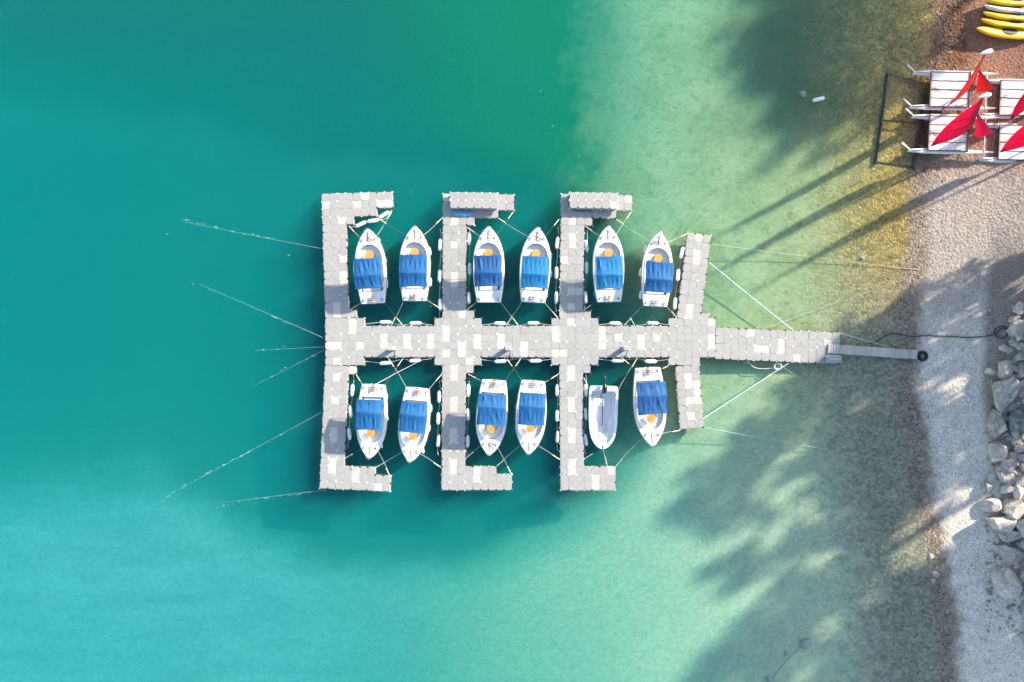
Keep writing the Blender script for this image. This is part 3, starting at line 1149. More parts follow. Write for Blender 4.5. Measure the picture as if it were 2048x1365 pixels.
mb.box((0, 1.22, .39), (.44, .30, .05))
mb.build('bow_hatch', M['cushion'], skiff)
for cx, cy in ((-.74, -1.45), (.74, -1.45), (0, 1.84)):
    link('cleat', BM['cleat'], skiff, (cx, cy, .55))
motor = bpy.data.objects.new('outboard_motor', None)
COL.objects.link(motor)
motor.parent = skiff
motor.location = (-.02, -L2 + .12, .62)
mb = MB()
for_r = []
for k in range(9):
    t = k / 8
    rr = math.sin(math.pi * (.08 + .84 * t)) ** .6
    for_r.append([(.17 * rr * math.cos(a), -.30 + .62 * t + 0, .18 + .17 * rr * math.sin(a)) for a in [q * 2 * math.pi / 12 for q in range(12)]])
mb.loft(for_r)
mb.build('cowling', M['black_plastic'], motor, smooth=50)
mb = MB()
mb.tube([(0, -.22, .10), (-.01, -.52, .08), (-.02, -.74, .06)], [.09, .055, .06], 8)
mb.build('drive_leg', M['black_plastic'], motor, smooth=50)
mb = MB()
mb.tube([(-.02, -.66, .12), (-.02, -.76, .05), (-.02, -.84, -.02)], [.05, .075, .03], 8)
for q in range(3):
    a = q * 2.094
    mb.box((-.02 + .10 * math.cos(a), -.84, .02 + .10 * math.sin(a)), (.13, .02, .08), Matrix.Rotation(-a, 3, 'Y') @ Matrix.Rotation(.5, 3, 'X'))
mb.build('propeller', M['dark_metal'], motor)
mb = MB()
mb.tube([(.10, .22, .12), (.20, .42, .10), (.22, .66, .10)], [.035, .028, .03], 7)
mb.build('tiller', M['black_plastic'], motor, smooth=50)
mb = MB()
mb.box((0, .14, -.08), (.26, .12, .26))
mb.build('clamp_bracket', M['dark_metal'], motor)

# ---------------------------------------------------------------- fenders
def fender_mesh(mat, L=.72, r=.125):
    mb = MB()
    n = 12
    prof = [(-L / 2 - .05, .02), (-L / 2 - .03, .035), (-L / 2, .07), (-L / 2 + .05, r * .86), (-L / 2 + .12, r), (0, r * 1.02), (L / 2 - .12, r), (L / 2 - .05, r * .86), (L / 2, .07), (L / 2 + .03, .035), (L / 2 + .05, .02)]
    mb.loft([[(rr * math.cos(a * 2 * math.pi / n), y, rr * math.sin(a * 2 * math.pi / n)) for a in range(n)] for y, rr in prof])
    return mb.mesh('fender', mat, 50)


def eye_mesh():
    mb = MB()
    mb.tube([(.03 * math.cos(a), .035 * math.sin(a), 0) for a in [k * math.pi / 5 for k in range(11)]], .012, 5)
    return mb.mesh('rope_eye', M['dark_metal'], 60)


FM = {'w': fender_mesh(M['fender_white']), 'd': fender_mesh(M['fender_dirty'])}
FS = {'w': fender_mesh(M['fender_white'], .5, .10), 'b': fender_mesh(M['fender_blue'], .42, .10)}
ME_EYE = eye_mesh()


def fender(p, ang, label, group, me, L=.72):
    o = link('fender', me, None, p)
    o.rotation_euler = (0, 0, ang)
    tag(o, label, 'fender', group)
    for s_ in (-1, 1):
        link('rope_eye', ME_EYE, o, (0, s_ * (L / 2 + .07), 0))
    return o


def rope(name, pts, r, mat, label, cat='rope', group=None, n=5):
    mb = MB()
    mb.tube(pts, r, n)
    o = mb.build(name, mat, None, smooth=60)
    return tag(o, label, cat, group)


SIDES = [
    ('left of second pier, above walkway', [(880.5, 490), (879.5, 552.6), (880.5, 610)], -2),
    ('right of second pier, above walkway', [(938, 479), (939, 538), (937.5, 596)], 1),
    ('left of third pier, above walkway', [(1115, 486), (1113, 546), (1113, 595.6)], -2),
    ('right of third pier, above walkway', [(1173, 493), (1173, 536), (1171, 595)], 5),
    ('left of slanted right pier, above walkway', [(1364, 506), (1356, 551), (1350, 608)], -7),
    ('right of leftmost pier, below walkway', [(704.6, 781), (701, 824), (698.5, 868)], 2),
    ('left of second pier, below walkway', [(878.5, 794), (876.6, 837.5), (877, 882)], -3),
    ('right of second pier, below walkway', [(936.5, 781), (936, 829.5), (935, 883)], 4),
    ('left of third pier, below walkway', [(1114.5, 780.5), (1114.5, 832), (1115.5, 874)], 2),
    ('right of third pier, below walkway', [(1171.5, 781.5), (1171, 828), (1171, 880)], 5),
]
rnd = random.Random(11)
for side, pts, ang in SIDES:
    names = ('topmost', 'middle', 'bottom')
    ws = []
    for nm, q in zip(names, pts):
        p = P(q[0], q[1], .14)
        fender(p, R(ang + rnd.uniform(-6, 6)), 'white fender, ' + nm + ' of three, ' + side, 'fenders hung along the piers', FM['w'])
        ws.append(p + Vector((0, 0, .06)))
    ext = (ws[0] - ws[-1]).normalized()
    line = [ws[0] + ext * 1.0] + ws + [ws[-1] - ext * .9]
    pts3 = []
    for i in range(len(line) - 1):
        for k in range(5):
            t = k / 5
            q = line[i].lerp(line[i + 1], t)
            q = q + Vector((.05 * math.sin(3.1 * t + i), 0, -.10 * math.sin(math.pi * t)))
            pts3.append(q)
    pts3.append(line[-1])
    rope('fender_rope', pts3, .013, M['rope_white'], 'thin rope stringing three fenders, ' + side, 'rope', 'fender ropes')
HOR = [
    ('upper walkway edge between leftmost and second pier', [(771, 645), (831, 647)], ('w', 'w'), 1),
    ('upper walkway edge between second and third pier', [(999.7, 647.5), (1066, 647)], ('w', 'd'), 1),
    ('upper walkway edge between third and slanted pier', [(1230, 647.5), (1305, 647)], ('w', 'd'), 1),
    ('lower walkway edge between leftmost and second pier', [(771, 726.6), (830, 721.5)], ('w', 'w'), -1),
    ('lower walkway edge between second and third pier', [(1001, 723), (1071, 722)], ('w', 'w'), -1),
    ('lower walkway edge between third and slanted pier', [(1235, 722), (1301.5, 723)], ('w', 'w'), -1),
]
for side, pts, kinds, sg in HOR:
    ws = []
    for nm, q, kd in zip(('left', 'right'), pts, kinds):
        p = P(q[0], q[1], .14)
        fender(p, R(90 + rnd.uniform(-4, 4)), ('white fender, ' if kd == 'w' else 'rust-stained white fender, ') + nm + ' of two, ' + side, 'fenders hung along the walkway', FM[kd])
        ws.append(p + Vector((0, 0, .05)))
    a, b = ws
    pts3 = bezier([a + Vector((-1.3, -.12 * sg, .1)), a, (a + b) / 2 + Vector((.1, -.15 * sg, -.05)), b, b + Vector((1.1, -.12 * sg, .1))], 6)
    rope('fender_rope', pts3, .013, M['rope_white'], 'thin rope holding two fenders, ' + side, 'rope', 'fender ropes')
for nm, q, an in (('left', (721.5, 449), -63), ('middle', (746, 442), -82), ('right', (768, 430), -58)):
    fender(P(q[0], q[1], .14), R(an), 'white fender, ' + nm + ' of three strung diagonally under leftmost pier head', 'fenders at the leftmost pier head', FM['w'])
rope('fender_rope', bezier([P(694, 452, .2), P(708, 454, .15), P(733, 445, .16), P(757, 436, .16), P(760, 441, .15), P(778, 434, .16), P(784, 420, .22)], 6), .018, M['rope_white'], 'slack rope linking the three fenders under the leftmost pier head', 'rope', 'fender ropes')
fender(P(1637, 199, .06), R(-77), 'white fender adrift in the shallows far from the dock', 'drifting fender', FM['w'])
# fenders hanging on the boats
HANG = [
    ('b1', 'w', [(757, 485), (769.5, 523), (773, 568)], 'right'), ('b2', 'w', [(859, 503), (860.5, 565)], 'right'),
    ('b4', 'b', [(1101, 513), (1101, 549), (1093, 590)], 'right'), ('b5', 'b', [(1187, 507), (1186, 546), (1189, 587)], 'left'),
    ('b6', 'w', [(1291, 498), (1281.5, 544), (1281.5, 590)], 'left'), ('b7', 'w', [(772, 793), (773, 835), (762, 889)], 'right'),
    ('b8', 'w', [(861, 817), (857.5, 856), (845, 900)], 'right'), ('b10', 'b', [(1033, 814), (1031, 857)], 'left'),
]
for key, kd, pts, sd in HANG:
    names = {2: ('upper', 'lower'), 3: ('upper', 'middle', 'lower')}[len(pts)]
    for nm, q in zip(names, pts):
        o = fender(P(q[0], q[1], .30), R(rnd.uniform(-10, 10)), 'small ' + ('white' if kd == 'w' else 'blue') + ' fender, ' + nm + ' one hanging on the ' + sd + ' of the ' + BOATS[key][4], 'small fenders hanging on the boats', FS[kd], .5 if kd == 'w' else .42)
        o.rotation_euler = (R(25), 0, R(rnd.uniform(-10, 10)))

# ---------------------------------------------------------------- mooring lines with yellow snubbers
CL = {'fl': (-.40, 1.72), 'fr': (.40, 1.72), 'sl': (-.60, -2.2), 'sr': (.60, -2.2)}
SKC = {'fl': (0, 1.84), 'fr': (0, 1.84), 'sl': (-.74, -1.45), 'sr': (.74, -1.45)}
CN = {'fl': 'left bow', 'fr': 'right bow', 'sl': 'left stern', 'sr': 'right stern'}
SKN = 'open skiff'
LINES = [
    ('b1', 'fl', (697, 452), 'leftmost pier'), ('b1', 'fr', (784, 421), 'leftmost pier head'), ('b2', 'fl', (757, 438), 'leftmost pier head'),
    ('b2', 'fr', (886, 435), 'second pier'), ('b1', 'sr', (806, 652), 'walkway'), ('b2', 'sl', (782, 652), 'walkway'), ('b2', 'sr', (884, 620), 'second pier'),
    ('b1', 'sl', (698, 622), 'leftmost pier'), ('b3', 'fl', (934, 455), 'second pier'), ('b3', 'fr', (1027, 423), 'second pier head'),
    ('b4', 'fr', (1119, 438), 'third pier'), ('b4', 'fl', (995, 436), 'second pier head'), ('b3', 'sl', (932, 622), 'second pier'), ('b3', 'sr', (1037, 652), 'walkway'),
    ('b4', 'sl', (1012, 652), 'walkway'), ('b4', 'sr', (1117, 638), 'third pier'), ('b5', 'fl', (1169, 452), 'third pier'), ('b5', 'fr', (1263, 423), 'third pier head'),
    ('b6', 'fl', (1231, 438), 'third pier head'), ('b6', 'fr', (1376, 467), 'slanted right pier'), ('b5', 'sl', (1166, 622), 'third pier'), ('b5', 'sr', (1270, 652), 'walkway'),
    ('b6', 'sl', (1247, 652), 'walkway'), ('b6', 'sr', (1355, 637), 'slanted right pier'),
    ('b7', 'sr', (712, 749), 'leftmost pier'), ('b7', 'sl', (806, 717), 'walkway'), ('b8', 'sr', (777, 717), 'walkway'), ('b8', 'sl', (884, 748), 'second pier'),
    ('b7', 'fr', (690, 917), 'leftmost pier'), ('b7', 'fl', (780, 953), 'leftmost pier foot'), ('b8', 'fr', (751, 936), 'leftmost pier foot'), ('b8', 'fl', (883, 936), 'second pier'),
    ('b9', 'sr', (935, 748), 'second pier'), ('b9', 'sl', (1042, 717), 'walkway'), ('b10', 'sr', (1013, 717), 'walkway'), ('b10', 'sl', (1118, 748), 'third pier'),
    ('b9', 'fr', (932, 916), 'second pier'), ('b9', 'fl', (1023, 949), 'second pier foot'), ('b10', 'fr', (992, 934), 'second pier foot'), ('b10', 'fl', (1120, 920), 'third pier'),
    ('sk', 'sr', (1167, 755), 'third pier'), ('sk', 'sl', (1274, 717), 'walkway'), ('sk', 'fr', (1169, 918), 'third pier'), ('sk', 'fl', (1214, 932), 'third pier foot'),
    ('b12', 'sr', (1243, 716), 'walkway'), ('b12', 'sl', (1336, 733), 'slanted right pier'), ('b12', 'fr', (1231, 933), 'third pier foot'), ('b12', 'fl', (1361, 861), 'slanted right pier'),
]
side_txt = {}
for key, c, dk, where in LINES:
    cx, cy = (SKC if key == 'sk' else CL)[c]
    a = boat_mx[key] @ Vector((cx, cy, (.60 if key == 'sk' else sheer(cy) + .09)))
    b = P(dk[0], dk[1], .24)
    L = (a - b).length
    down = key in ('b7', 'b8', 'b9', 'b10', 'b12', 'sk')
    pos = ('left' if (c[1] == 'l') != down else 'right') + (' bow' if c[0] == 'f' else ' stern')
    who = SKN if key == 'sk' else BOATS[key][4]
    pts = []
    for k in range(11):
        t = k / 10
        q = a.lerp(b, t)
        q.z -= min(.22, .10 * L) * 4 * t * (1 - t)
        pts.append(q)
    dark = rnd.random() < .22
    o = rope('mooring_line', pts, .0085, M['rope_dark' if dark else 'rope_white'], 'mooring line from the ' + pos + ' of the ' + who + ' to the ' + where, 'rope', 'mooring lines of the boats')
    u = (a - b).normalized()
    mb = MB()
    s0, s1 = b + u * .06, b + u * min(.62, L * .5)
    mb.tube([s0, s0.lerp(s1, .55)], .026, 6)
    mb.build('snubber_sleeve', M['rope_white'], o, smooth=60)
    mb = MB()
    mb.tube([s0.lerp(s1, .55), s0.lerp(s1, .62), s1], [.026, .034, .028], 6)
    mb.build('snubber', M['snubber'], o, smooth=60)
rope('mooring_line', [P(750, 770, .6), P(790, 748, .15), P(838, 723, .22)], .018, M['rope_white'], 'long pale line crossing the others from the leftmost lower boat to the walkway', 'rope')

# ---------------------------------------------------------------- shore lines
def sagrope(a, b, sag, n=16):
    return [Vector((a.x + (b.x - a.x) * k / n, a.y + (b.y - a.y) * k / n, max(a.z + (b.z - a.z) * k / n - sag * 4 * (k / n) * (1 - k / n), -9))) for k in range(n + 1)]


rope('shore_line', sagrope(P(1424, 489, .25), PG(1842, 541, .03), .18), .018, M['rope_old'], 'pale rope from the top of the slanted pier to the beach', 'rope', 'lines to the shore')
rope('shore_line', sagrope(PG(1845, 547, .03), P(1535, 655, .2), .25), .013, M['rope_old'], 'thin pale rope from the beach stake down to the walkway edge', 'rope', 'lines to the shore')
rope('tension_line', sagrope(P(1418, 525, .25), P(1587, 662, .25), .05), .026, M['rope_blue'], 'taut pale blue strap from the slanted pier to the walkway above', 'strap', 'taut blue straps')
rope('tension_line', sagrope(P(1577, 727, .25), P(1406, 838, .25), .05), .026, M['rope_blue'], 'taut pale blue strap from the walkway to the slanted pier below', 'strap', 'taut blue straps')
rope('shore_line', sagrope(P(1409, 856, .25), PG(1838, 933, .04), .14), .018, M['rope_old'], 'pale rope from the foot of the slanted pier to the beach', 'rope', 'lines to the shore')
rope('shore_line', sagrope(P(1556, 727, .25), PG(1843, 934, .04), .10), .011, M['rope_old'], 'thin diagonal rope from the walkway across the shade to the beach', 'rope', 'lines to the shore')
rope('loose_rope', bezier([P(1470, 719, .2), P(1492, 722, .03), P(1508, 735, .02), P(1525, 738, .02), P(1545, 737, .02), P(1556, 741, .02), P(1556, 732, .05), P(1563, 726, .2)], 6), .022, M['rope_white'], 'slack white rope floating along the lower walkway edge', 'rope')
coil = bezier([P(1556 + (5 + k * .25) * math.cos(k * 1.05), 733 + (4.2 + k * .2) * math.sin(k * 1.05), .06 + .01 * k) for k in range(16)], 4)
rope('rope_coil', coil, .02, M['rope_white'], 'small coil of white rope at the lower walkway edge', 'rope')
coil = bezier([PG(1840 + rnd.uniform(-7, 9), 925 + rnd.uniform(-11, 10), .03 + .003 * k) for k in range(13)], 5)
rope('rope_coil', coil, .015, M['rope_old'], 'tangled pale rope coil on the beach where two shore lines end', 'rope')
rope('shore_line', sagrope(P(1681, 667, .25), PG(1780, 695, .05), .06), .02, M['rope_white'], 'short pale rope from the dock end beside the gangway', 'rope', 'lines to the shore')
cab = [(1737, 687), (1750, 684), (1765, 675), (1783, 667), (1800, 669), (1822, 673), (1845, 672), (1870, 672), (1895, 673), (1930, 675), (1958, 674), (1985, 670), (1996, 662), (2006, 657), (2013, 662), (2012, 671), (2003, 677), (1993, 673), (1987, 664), (1993, 656), (2005, 653), (2014, 658), (2020, 670), (2028, 680), (2042, 684), (2056, 690)]
rope('black_cable', bezier([PG(x, y, .05 if x < 2015 else .25) for x, y in cab], 6), .032, M['black_cable'], 'black cable crossing the beach with a loop near the rocks', 'cable')
# mooring chains leading out to sea on the left, each entering the water
SEA = [((640, 497), (352, 439), 'uppermost'), ((646, 676), (385, 566), 'second'), ((648, 694), (500, 702), 'third'), ((648, 700), (490, 778), 'fourth'), ((641, 826), (298, 1011), 'fifth'), ((652, 981), (420, 1014), 'lowest')]
foam = MB()
for a, b, nm in SEA:
    pa, pb = P(a[0], a[1], .2), P(b[0], b[1], 0)
    pts = []
    for k in range(13):
        t = k / 12
        q = pa.lerp(pb, t)
        q.z = .2 - 1.1 * t ** .7
        pts.append(q)
    rope('anchor_line', pts, .010, M['rope_old'], nm + ' of six anchor lines running out to sea from the leftmost pier', 'rope', 'anchor lines to seaward')
    d = (pb - pa)
    nrm = Vector((-d.y, d.x, 0)).normalized()
    strong = {'uppermost': 1.0, 'fifth': 1.0, 'lowest': .8, 'second': .6, 'third': .45, 'fourth': .45}[nm]
    for k in range(int(26 * strong * d.length / 9)):
        t = .12 + .88 * rnd.random() ** .8
        w = (.012 + .10 * t * (.5 + .5 * math.sin(t * 31 + len(nm) * 2))) * (1.6 if rnd.random() < .12 else .7)
        c = pa.lerp(pb, t) + nrm * (rnd.gauss(0, w) + .05 * math.sin(t * 9 + len(nm)))
        c.z = .006 + .004 * rnd.random()
        l, ww = rnd.uniform(.03, .14) * (1.2 - .4 * t), rnd.uniform(.004, .010)
        aa = math.atan2(d.y, d.x) + rnd.gauss(0, .5)
        u, v = Vector((math.cos(aa), math.sin(aa), 0)) * l, Vector((-math.sin(aa), math.cos(aa), 0)) * ww
        foam.add([c - u, c - v + u * .2, c + u, c + v - u * .2], [(0, 1, 2, 3)])
fm = foam.build('anchor_line_foam', M['foam'], None)
tag(fm, 'thin white ripples of foam where the anchor lines enter the water', 'foam', None, 'stuff')
fl = MB()  # pale flecks laid on the surface as painted sun glints
for k in range(200):
    px, py = rnd.uniform(20, 1760), rnd.uniform(10, 700) if rnd.random() < .3 else rnd.uniform(10, 330)
    if rnd.random() < .45:
        px, py = rnd.gauss(830, 60) if rnd.random() < .3 else rnd.gauss(1350, 140), rnd.uniform(100, 640)
    if px < 900 and py < 380:
        continue
    c = P(px, py, .008)
    if gz(c.x, c.y) > -.05:
        continue
    aa = rnd.uniform(-.5, .5) if px < 700 else rnd.uniform(0, 6.28)
    l = rnd.uniform(.04, .16) if px < 700 else rnd.uniform(.012, .032)
    ww = .006 if px < 700 else l * .7
    u, v = Vector((math.cos(aa), math.sin(aa), 0)) * l, Vector((-math.sin(aa), math.cos(aa), 0)) * ww
    fl.add([c - u, c - v, c + u, c + v], [(0, 1, 2, 3)])
o = fl.build('glint_flecks', M['foam'], None)
tag(o, 'tiny pale flecks painted as sun glints, with foam streaks drifting on the water', 'foam', None, 'stuff')

# ---------------------------------------------------------------- odds and ends on the dock
rp = random.Random(77)
tc = P(925, 427, DECK)
nu, nv = 26, 14
mb = MB()
vs, fs = [], []
for j in range(nv + 1):
    for i in range(nu + 1):
        u, v = i / nu * 2 - 1, j / nv * 2 - 1
        r2 = u * u + v * v
        z = .02 + .20 * max(0, 1 - r2) ** .6 * (0.6 + .8 * mnoise.noise(Vector((u * 3, v * 3, 2.0))))
        z += .05 * mnoise.noise(Vector((u * 7, v * 9, 7.0)))
        vs.append((u * .60 + .06 * mnoise.noise(Vector((u * 3, v * 4, 4))), v * .22 + .04 * mnoise.noise(Vector((u * 5, v * 4, 9))), max(.012, z)))
w = nu + 1
fs = [(j * w + i, j * w + i + 1, (j + 1) * w + i + 1, (j + 1) * w + i) for j in range(nv) for i in range(nu)]
mb.add(vs, fs)
o = mb.build('tarp_bundle', M['tarp_blue'], None, smooth=80, loc=tc)
tag(o, 'crumpled pale blue tarp bundle on the second pier head', 'tarp')
mb = MB()
mb.tube(bezier([P(1146, 420, DECK + .03), P(1162, 423, DECK + .03), P(1172, 421, DECK + .03), P(1182, 426, DECK + .03)], 5), .02, 5)
o = mb.build('black_cable', M['black_cable'], None, smooth=60)
tag(o, 'short black cable under the stack on the third pier head', 'cable')
bk = thing('bucket', 'black bucket hanging at the water by the second pier', 'bucket', P(938, 757, .02))
mb = MB()
n = 16
mb.loft([[(rr * math.cos(a * 2 * math.pi / n), rr * math.sin(a * 2 * math.pi / n), z) for a in range(n)] for rr, z in ((.10, .0), (.14, .27), (.12, .27), (.085, .03))], cap=False)
mb.build('pail', M['black_plastic'], bk, smooth=40)
mb = MB()
mb.tube([(.13 * math.cos(a), .02, .27 + .10 * math.sin(a)) for a in [k * math.pi / 8 for k in range(9)]], .01, 5)
mb.build('handle', M['steel'], bk)

# ---------------------------------------------------------------- beach catamarans
def slab(mb, pts, th, mi=0):
    """thin cloth polygon mesh with thickness from a grid of points [rows][cols]"""
    nr, nc = len(pts), len(pts[0])
    a = [Vector(p) for r in pts for p in r]
    n = (a[nc] - a[0]).cross(a[1] - a[0])
    if n.length < 1e-6:
        n = (a[-1] - a[0]).cross(a[nc - 1] - a[0])
    n.normalize()
    vs = [p + n * th / 2 for p in a] + [p - n * th / 2 for p in a]
    fs, m = [], nr * nc
    for r in range(nr - 1):
        for c in range(nc - 1):
            q = (r * nc + c, r * nc + c + 1, (r + 1) * nc + c + 1, (r + 1) * nc + c)
            fs.append(q)
            fs.append(tuple(m + i for i in reversed(q)))
    mb.add(vs, fs, mi)


def cat(px0, label, sail_mat, boom_px, seed, twist=0.0):
    """px0 = photograph place of the aft port corner of the trampoline"""
    rnd = random.Random(seed)
    ox, oy = px0
    base = P(ox + 35, oy + 33, .25)
    bow_g, stern_g = PG(ox + 140, oy + 38), PG(ox - 30, oy + 30)
    root = thing('beach_catamaran', label, 'catamaran', base, R(-3.0), 'catamarans drawn up on the beach')
    Z0 = .20
    tilt = .085
    def W(q):        # world to local of root
        return Matrix.Rotation(R(3.0), 4, 'Z') @ (Vector(q) - base)
    def zt(x):
        return tilt * (x + 1.0) + .10
    # two hulls along +x
    for sy, nm in ((1.08, 1), (-1.08, -1)):
        mb = MB()
        rings = []
        for k in range(21):
            t = k / 20
            x = -2.05 + 5.0 * t - (.12 if nm < 0 else 0)
            wd = .17 * min(1, (t * 3.2 + .45)) * (1 - max(0, (t - .45) / .55) ** 1.9) + .008
            zc = zt(x) + .10 * t * t
            hh = .36 * (1 - .35 * t)
            rings.append([(x, sy + wd * yy, zc + hh * zz) for yy, zz in ((0, -.42), (.75, -.12), (1, .38), (.8, .62), (0, .70), (-.8, .62), (-1, .38), (-.75, -.12))])
        mb.loft(rings)
        hl = mb.build('hull', M['gelcoat'], root, smooth=50)
        x0 = -2.05 - (.12 if nm < 0 else 0)
        rd = MB()
        slab(rd, [[(x0 - .02, sy - .03, zt(x0) + .22), (x0 - .02, sy + .03, zt(x0) + .22)], [(x0 - .38, sy + .14, zt(x0) + .32), (x0 - .34, sy + .25, zt(x0) + .32)], [(x0 - .70, sy + .32, zt(x0) + .40), (x0 - .62, sy + .42, zt(x0) + .40)]], .03)
        rd.build('rudder', M['kayak_white'], root)
        tb = MB()
        tb.tube([(x0, sy, zt(x0) + .26), (x0 + .45, sy - .02, zt(x0) + .30), (x0 + .95, sy - .08 * nm, zt(x0) + .34)], .016, 5)
        tb.build('tiller', M['beam'], hl)
    XA, XF = -1.18, 1.18
    for x in (XA, XF):
        mb = MB()
        mb.tube([(x, -1.14, zt(x) + .30), (x, 1.14, zt(x) + .30)], .05 if x > 0 else .035, 8)
        mb.build('crossbeam', M['beam'], root, smooth=50)
    for sy in (-1.09, 1.09):
        mb = MB()
        mb.tube([(XA, sy, zt(XA) + .30), (XF, sy, zt(XF) + .30)], .032, 7)
        mb.build('side_rail', M['beam'], root, smooth=50)
    tr = MB()
    rows = []
    for j in range(9):
        v = j / 8
        rows.append([(XA + .04 + (XF - XA - .08) * i / 8, -1.05 + 2.10 * v, zt(XA + (XF - XA) * i / 8) + .30 - .05 * math.sin(math.pi * i / 8) * math.sin(math.pi * v)) for i in range(9)])
    slab(tr, rows, .012)
    tm = tr.build('trampoline', M['tramp'], root, smooth=60)
    for y in (-.55, .0, .55):
        mb = MB()
        mb.tube([(XA + .08 + (XF - XA - .16) * k / 8, y + .012 * math.sin(k * 2.1 + y), zt(XA + (XF - XA) * k / 8) + .315 - .05 * math.sin(math.pi * k / 8) * math.cos(y * 1.5)) for k in range(9)], .032 if y == 0 else .022, 5)
        mb.build('lacing', M['tramp_line'], tm)
    mb = MB()
    for k in range(34):
        y = -1.0 + 2.0 * k / 33
        mb.box((XA + .09, y, zt(XA) + .31), (.10, .018, .012))
        mb.box((XF - .09, y, zt(XF) + .31), (.10, .018, .012))
    o = mb.build('edge_lacing', M['tramp_line'], tm)
    o['kind'] = 'stuff'
    mb = MB()
    cpts = [(-.75 + .25 * math.cos(k * 1.1 + seed), -.02 + .14 * math.sin(k * 1.1) + .02 * k, .36 + zt(-.7)) for k in range(9)]
    mb.tube(bezier(cpts, 4), .012, 5)
    mb.tube(bezier([(-.2, -.75, .36), (.1, -.62, .37), (.25, -.80, .37), (0, -.9, .37), (-.2, -.75, .38), (.3, -.5, .39)], 5), .012, 5)
    mb.build('sheet_line', M['tramp_line'], tm)
    # mast raked aft, masthead float, sails
    mfoot = Vector((XF, 0, zt(XF) + .34))
    tipw = P(ox + 116, oy - 46, 7.0)
    mtip = W(tipw)
    mb = MB()
    mb.tube([mfoot, mfoot.lerp(mtip, .5), mtip], [.055, .052, .04], 8)
    ms = mb.build('mast', M['beam'], root, smooth=50)
    mb = MB()
    ax_ = Vector((.96, .28, .05)).normalized()
    b1 = ax_.cross(Vector((0, 0, 1))).normalized()
    b2 = ax_.cross(b1)
    rr = [(-.34, .02), (-.28, .05), (-.16, .09), (0, .125), (.14, .135), (.24, .12), (.31, .07), (.335, .015)]
    mb.loft([[mtip + Vector((0, 0, .10)) + ax_ * s_ + (b1 * math.cos(a * .5236) * 1.0 + b2 * math.sin(a * .5236) * .7) * r_ for a in range(12)] for s_, r_ in rr])
    mb.build('masthead_float', M['gelcoat'], ms, smooth=60)
    clew = W(P(boom_px[0], boom_px[1], 1.35))
    tack = mfoot.lerp(mtip, .10)
    head = mfoot.lerp(mtip, .965)
    sm = MB()
    NR, NC = 13, 7
    rows = []
    side = (head - tack).cross(clew - tack).normalized()
    for j in range(NR):
        t = j / (NR - 1)
        l0 = tack.lerp(head, t)
        # roach: the leech bows outwards
        l1 = clew.lerp(head, t) + (clew - tack) * (.05 * math.sin(math.pi * t))
        rows.append([l0.lerp(l1, c / (NC - 1)) + side * (.12 * math.sin(math.pi * c / (NC - 1)) * (1 - t * .6) + twist * math.sin(math.pi * t ** .8) * (c / (NC - 1))) for c in range(NC)])
    rows[-1] = [head + (clew - tack) * .012 * c for c in range(NC)]
    slab(sm, rows, .004)
    sl = sm.build('mainsail', M[sail_mat], root, smooth=70)
    pm_ = MB()
    pr = [[clew + side * .02, clew.lerp(tack, .13) + side * .03], [clew.lerp(head, .05) + side * .02, clew.lerp(head, .05).lerp(tack, .10) + side * .03]]
    slab(pm_, pr, .03)
    pr = [[tack + side * .04, tack.lerp(clew, .10) + side * .05], [tack.lerp(head, .05) + side * .04, tack.lerp(head, .05).lerp(clew, .08) + side * .05]]
    slab(pm_, pr, .05)
    pm_.build('corner_patch', M['sail_dark'], sl)
    for t in (.28, .5, .72):
        j = int(t * (NR - 1))
        bt = MB()
        bt.tube([q + side * .02 for q in rows[j]], .012, 5)
        bt.build('batten', M[sail_mat], sl)
    # jib
    br = Vector((2.62, 0.02, zt(2.6) + .42))
    jh = mfoot.lerp(mtip, .60)
    jt = br.lerp(jh, .05)
    jc = Vector((1.28, -.32, zt(1.3) + .75))
    jm = MB()
    rows = []
    for j in range(9):
        t = j / 8
        l0, l1 = jt.lerp(jh, t * .97), jc.lerp(jh, t * .97)
        rows.append([l0.lerp(l1, c / 5) + Vector((0, -.10 * math.sin(math.pi * c / 5) * (1 - t), 0)) for c in range(6)])
    slab(jm, rows, .004)
    jb = jm.build('jib', M[sail_mat], root, smooth=70)
    pm_ = MB()
    dn = (jh - jc).cross(jt - jc).normalized()
    slab(pm_, [[jc + dn * .03, jc.lerp(jt, .18) + dn * .03], [jc.lerp(jh, .06) + dn * .03, jc.lerp(jh, .06).lerp(jt, .12) + dn * .03]], .05)
    pm_.build('corner_patch', M['sail_dark'] if sail_mat == 'sail_red' else M['kayak_white'], jb)
    mb = MB()
    mb.tube([br, jh], .012, 5)
    mb.tube([br, (2.72, 1.08, zt(2.7) + .28)], .014, 5)
    mb.tube([br, (2.6, -1.08, zt(2.6) + .28)], .014, 5)
    sx = mfoot.lerp(mtip, .66)
    for sy in (-1.1, 1.1):
        mb.tube([(.35, sy, zt(.3) + .34), sx], .010, 5)
    mb.build('rigging', M['dark_metal'], root)
    mb = MB()
    mb.tube([(2.2, -1.08, zt(2.2) + .26), (2.2, 1.08, zt(2.2) + .26)], .025, 6)
    mb.build('bow_crossbar', M['steel'], root)
    return root


cat((1855, 152), 'upper left beach catamaran, its sail nearly edge-on and orange-red', 'sail_orange', (1882, 221), 1, .22)
cat((1852, 239), 'lower left beach catamaran with wide crimson sail and black corner patches', 'sail_red', (1861, 293), 2, -.22)
cat((1993, 169), 'upper right beach catamaran cut by the edge of the picture', 'sail_red', (2020, 240), 3, -.26)
cat((1991, 257), 'lower right beach catamaran, crimson sail over a shaded trampoline', 'sail_red', (2000, 305), 4, -.26)

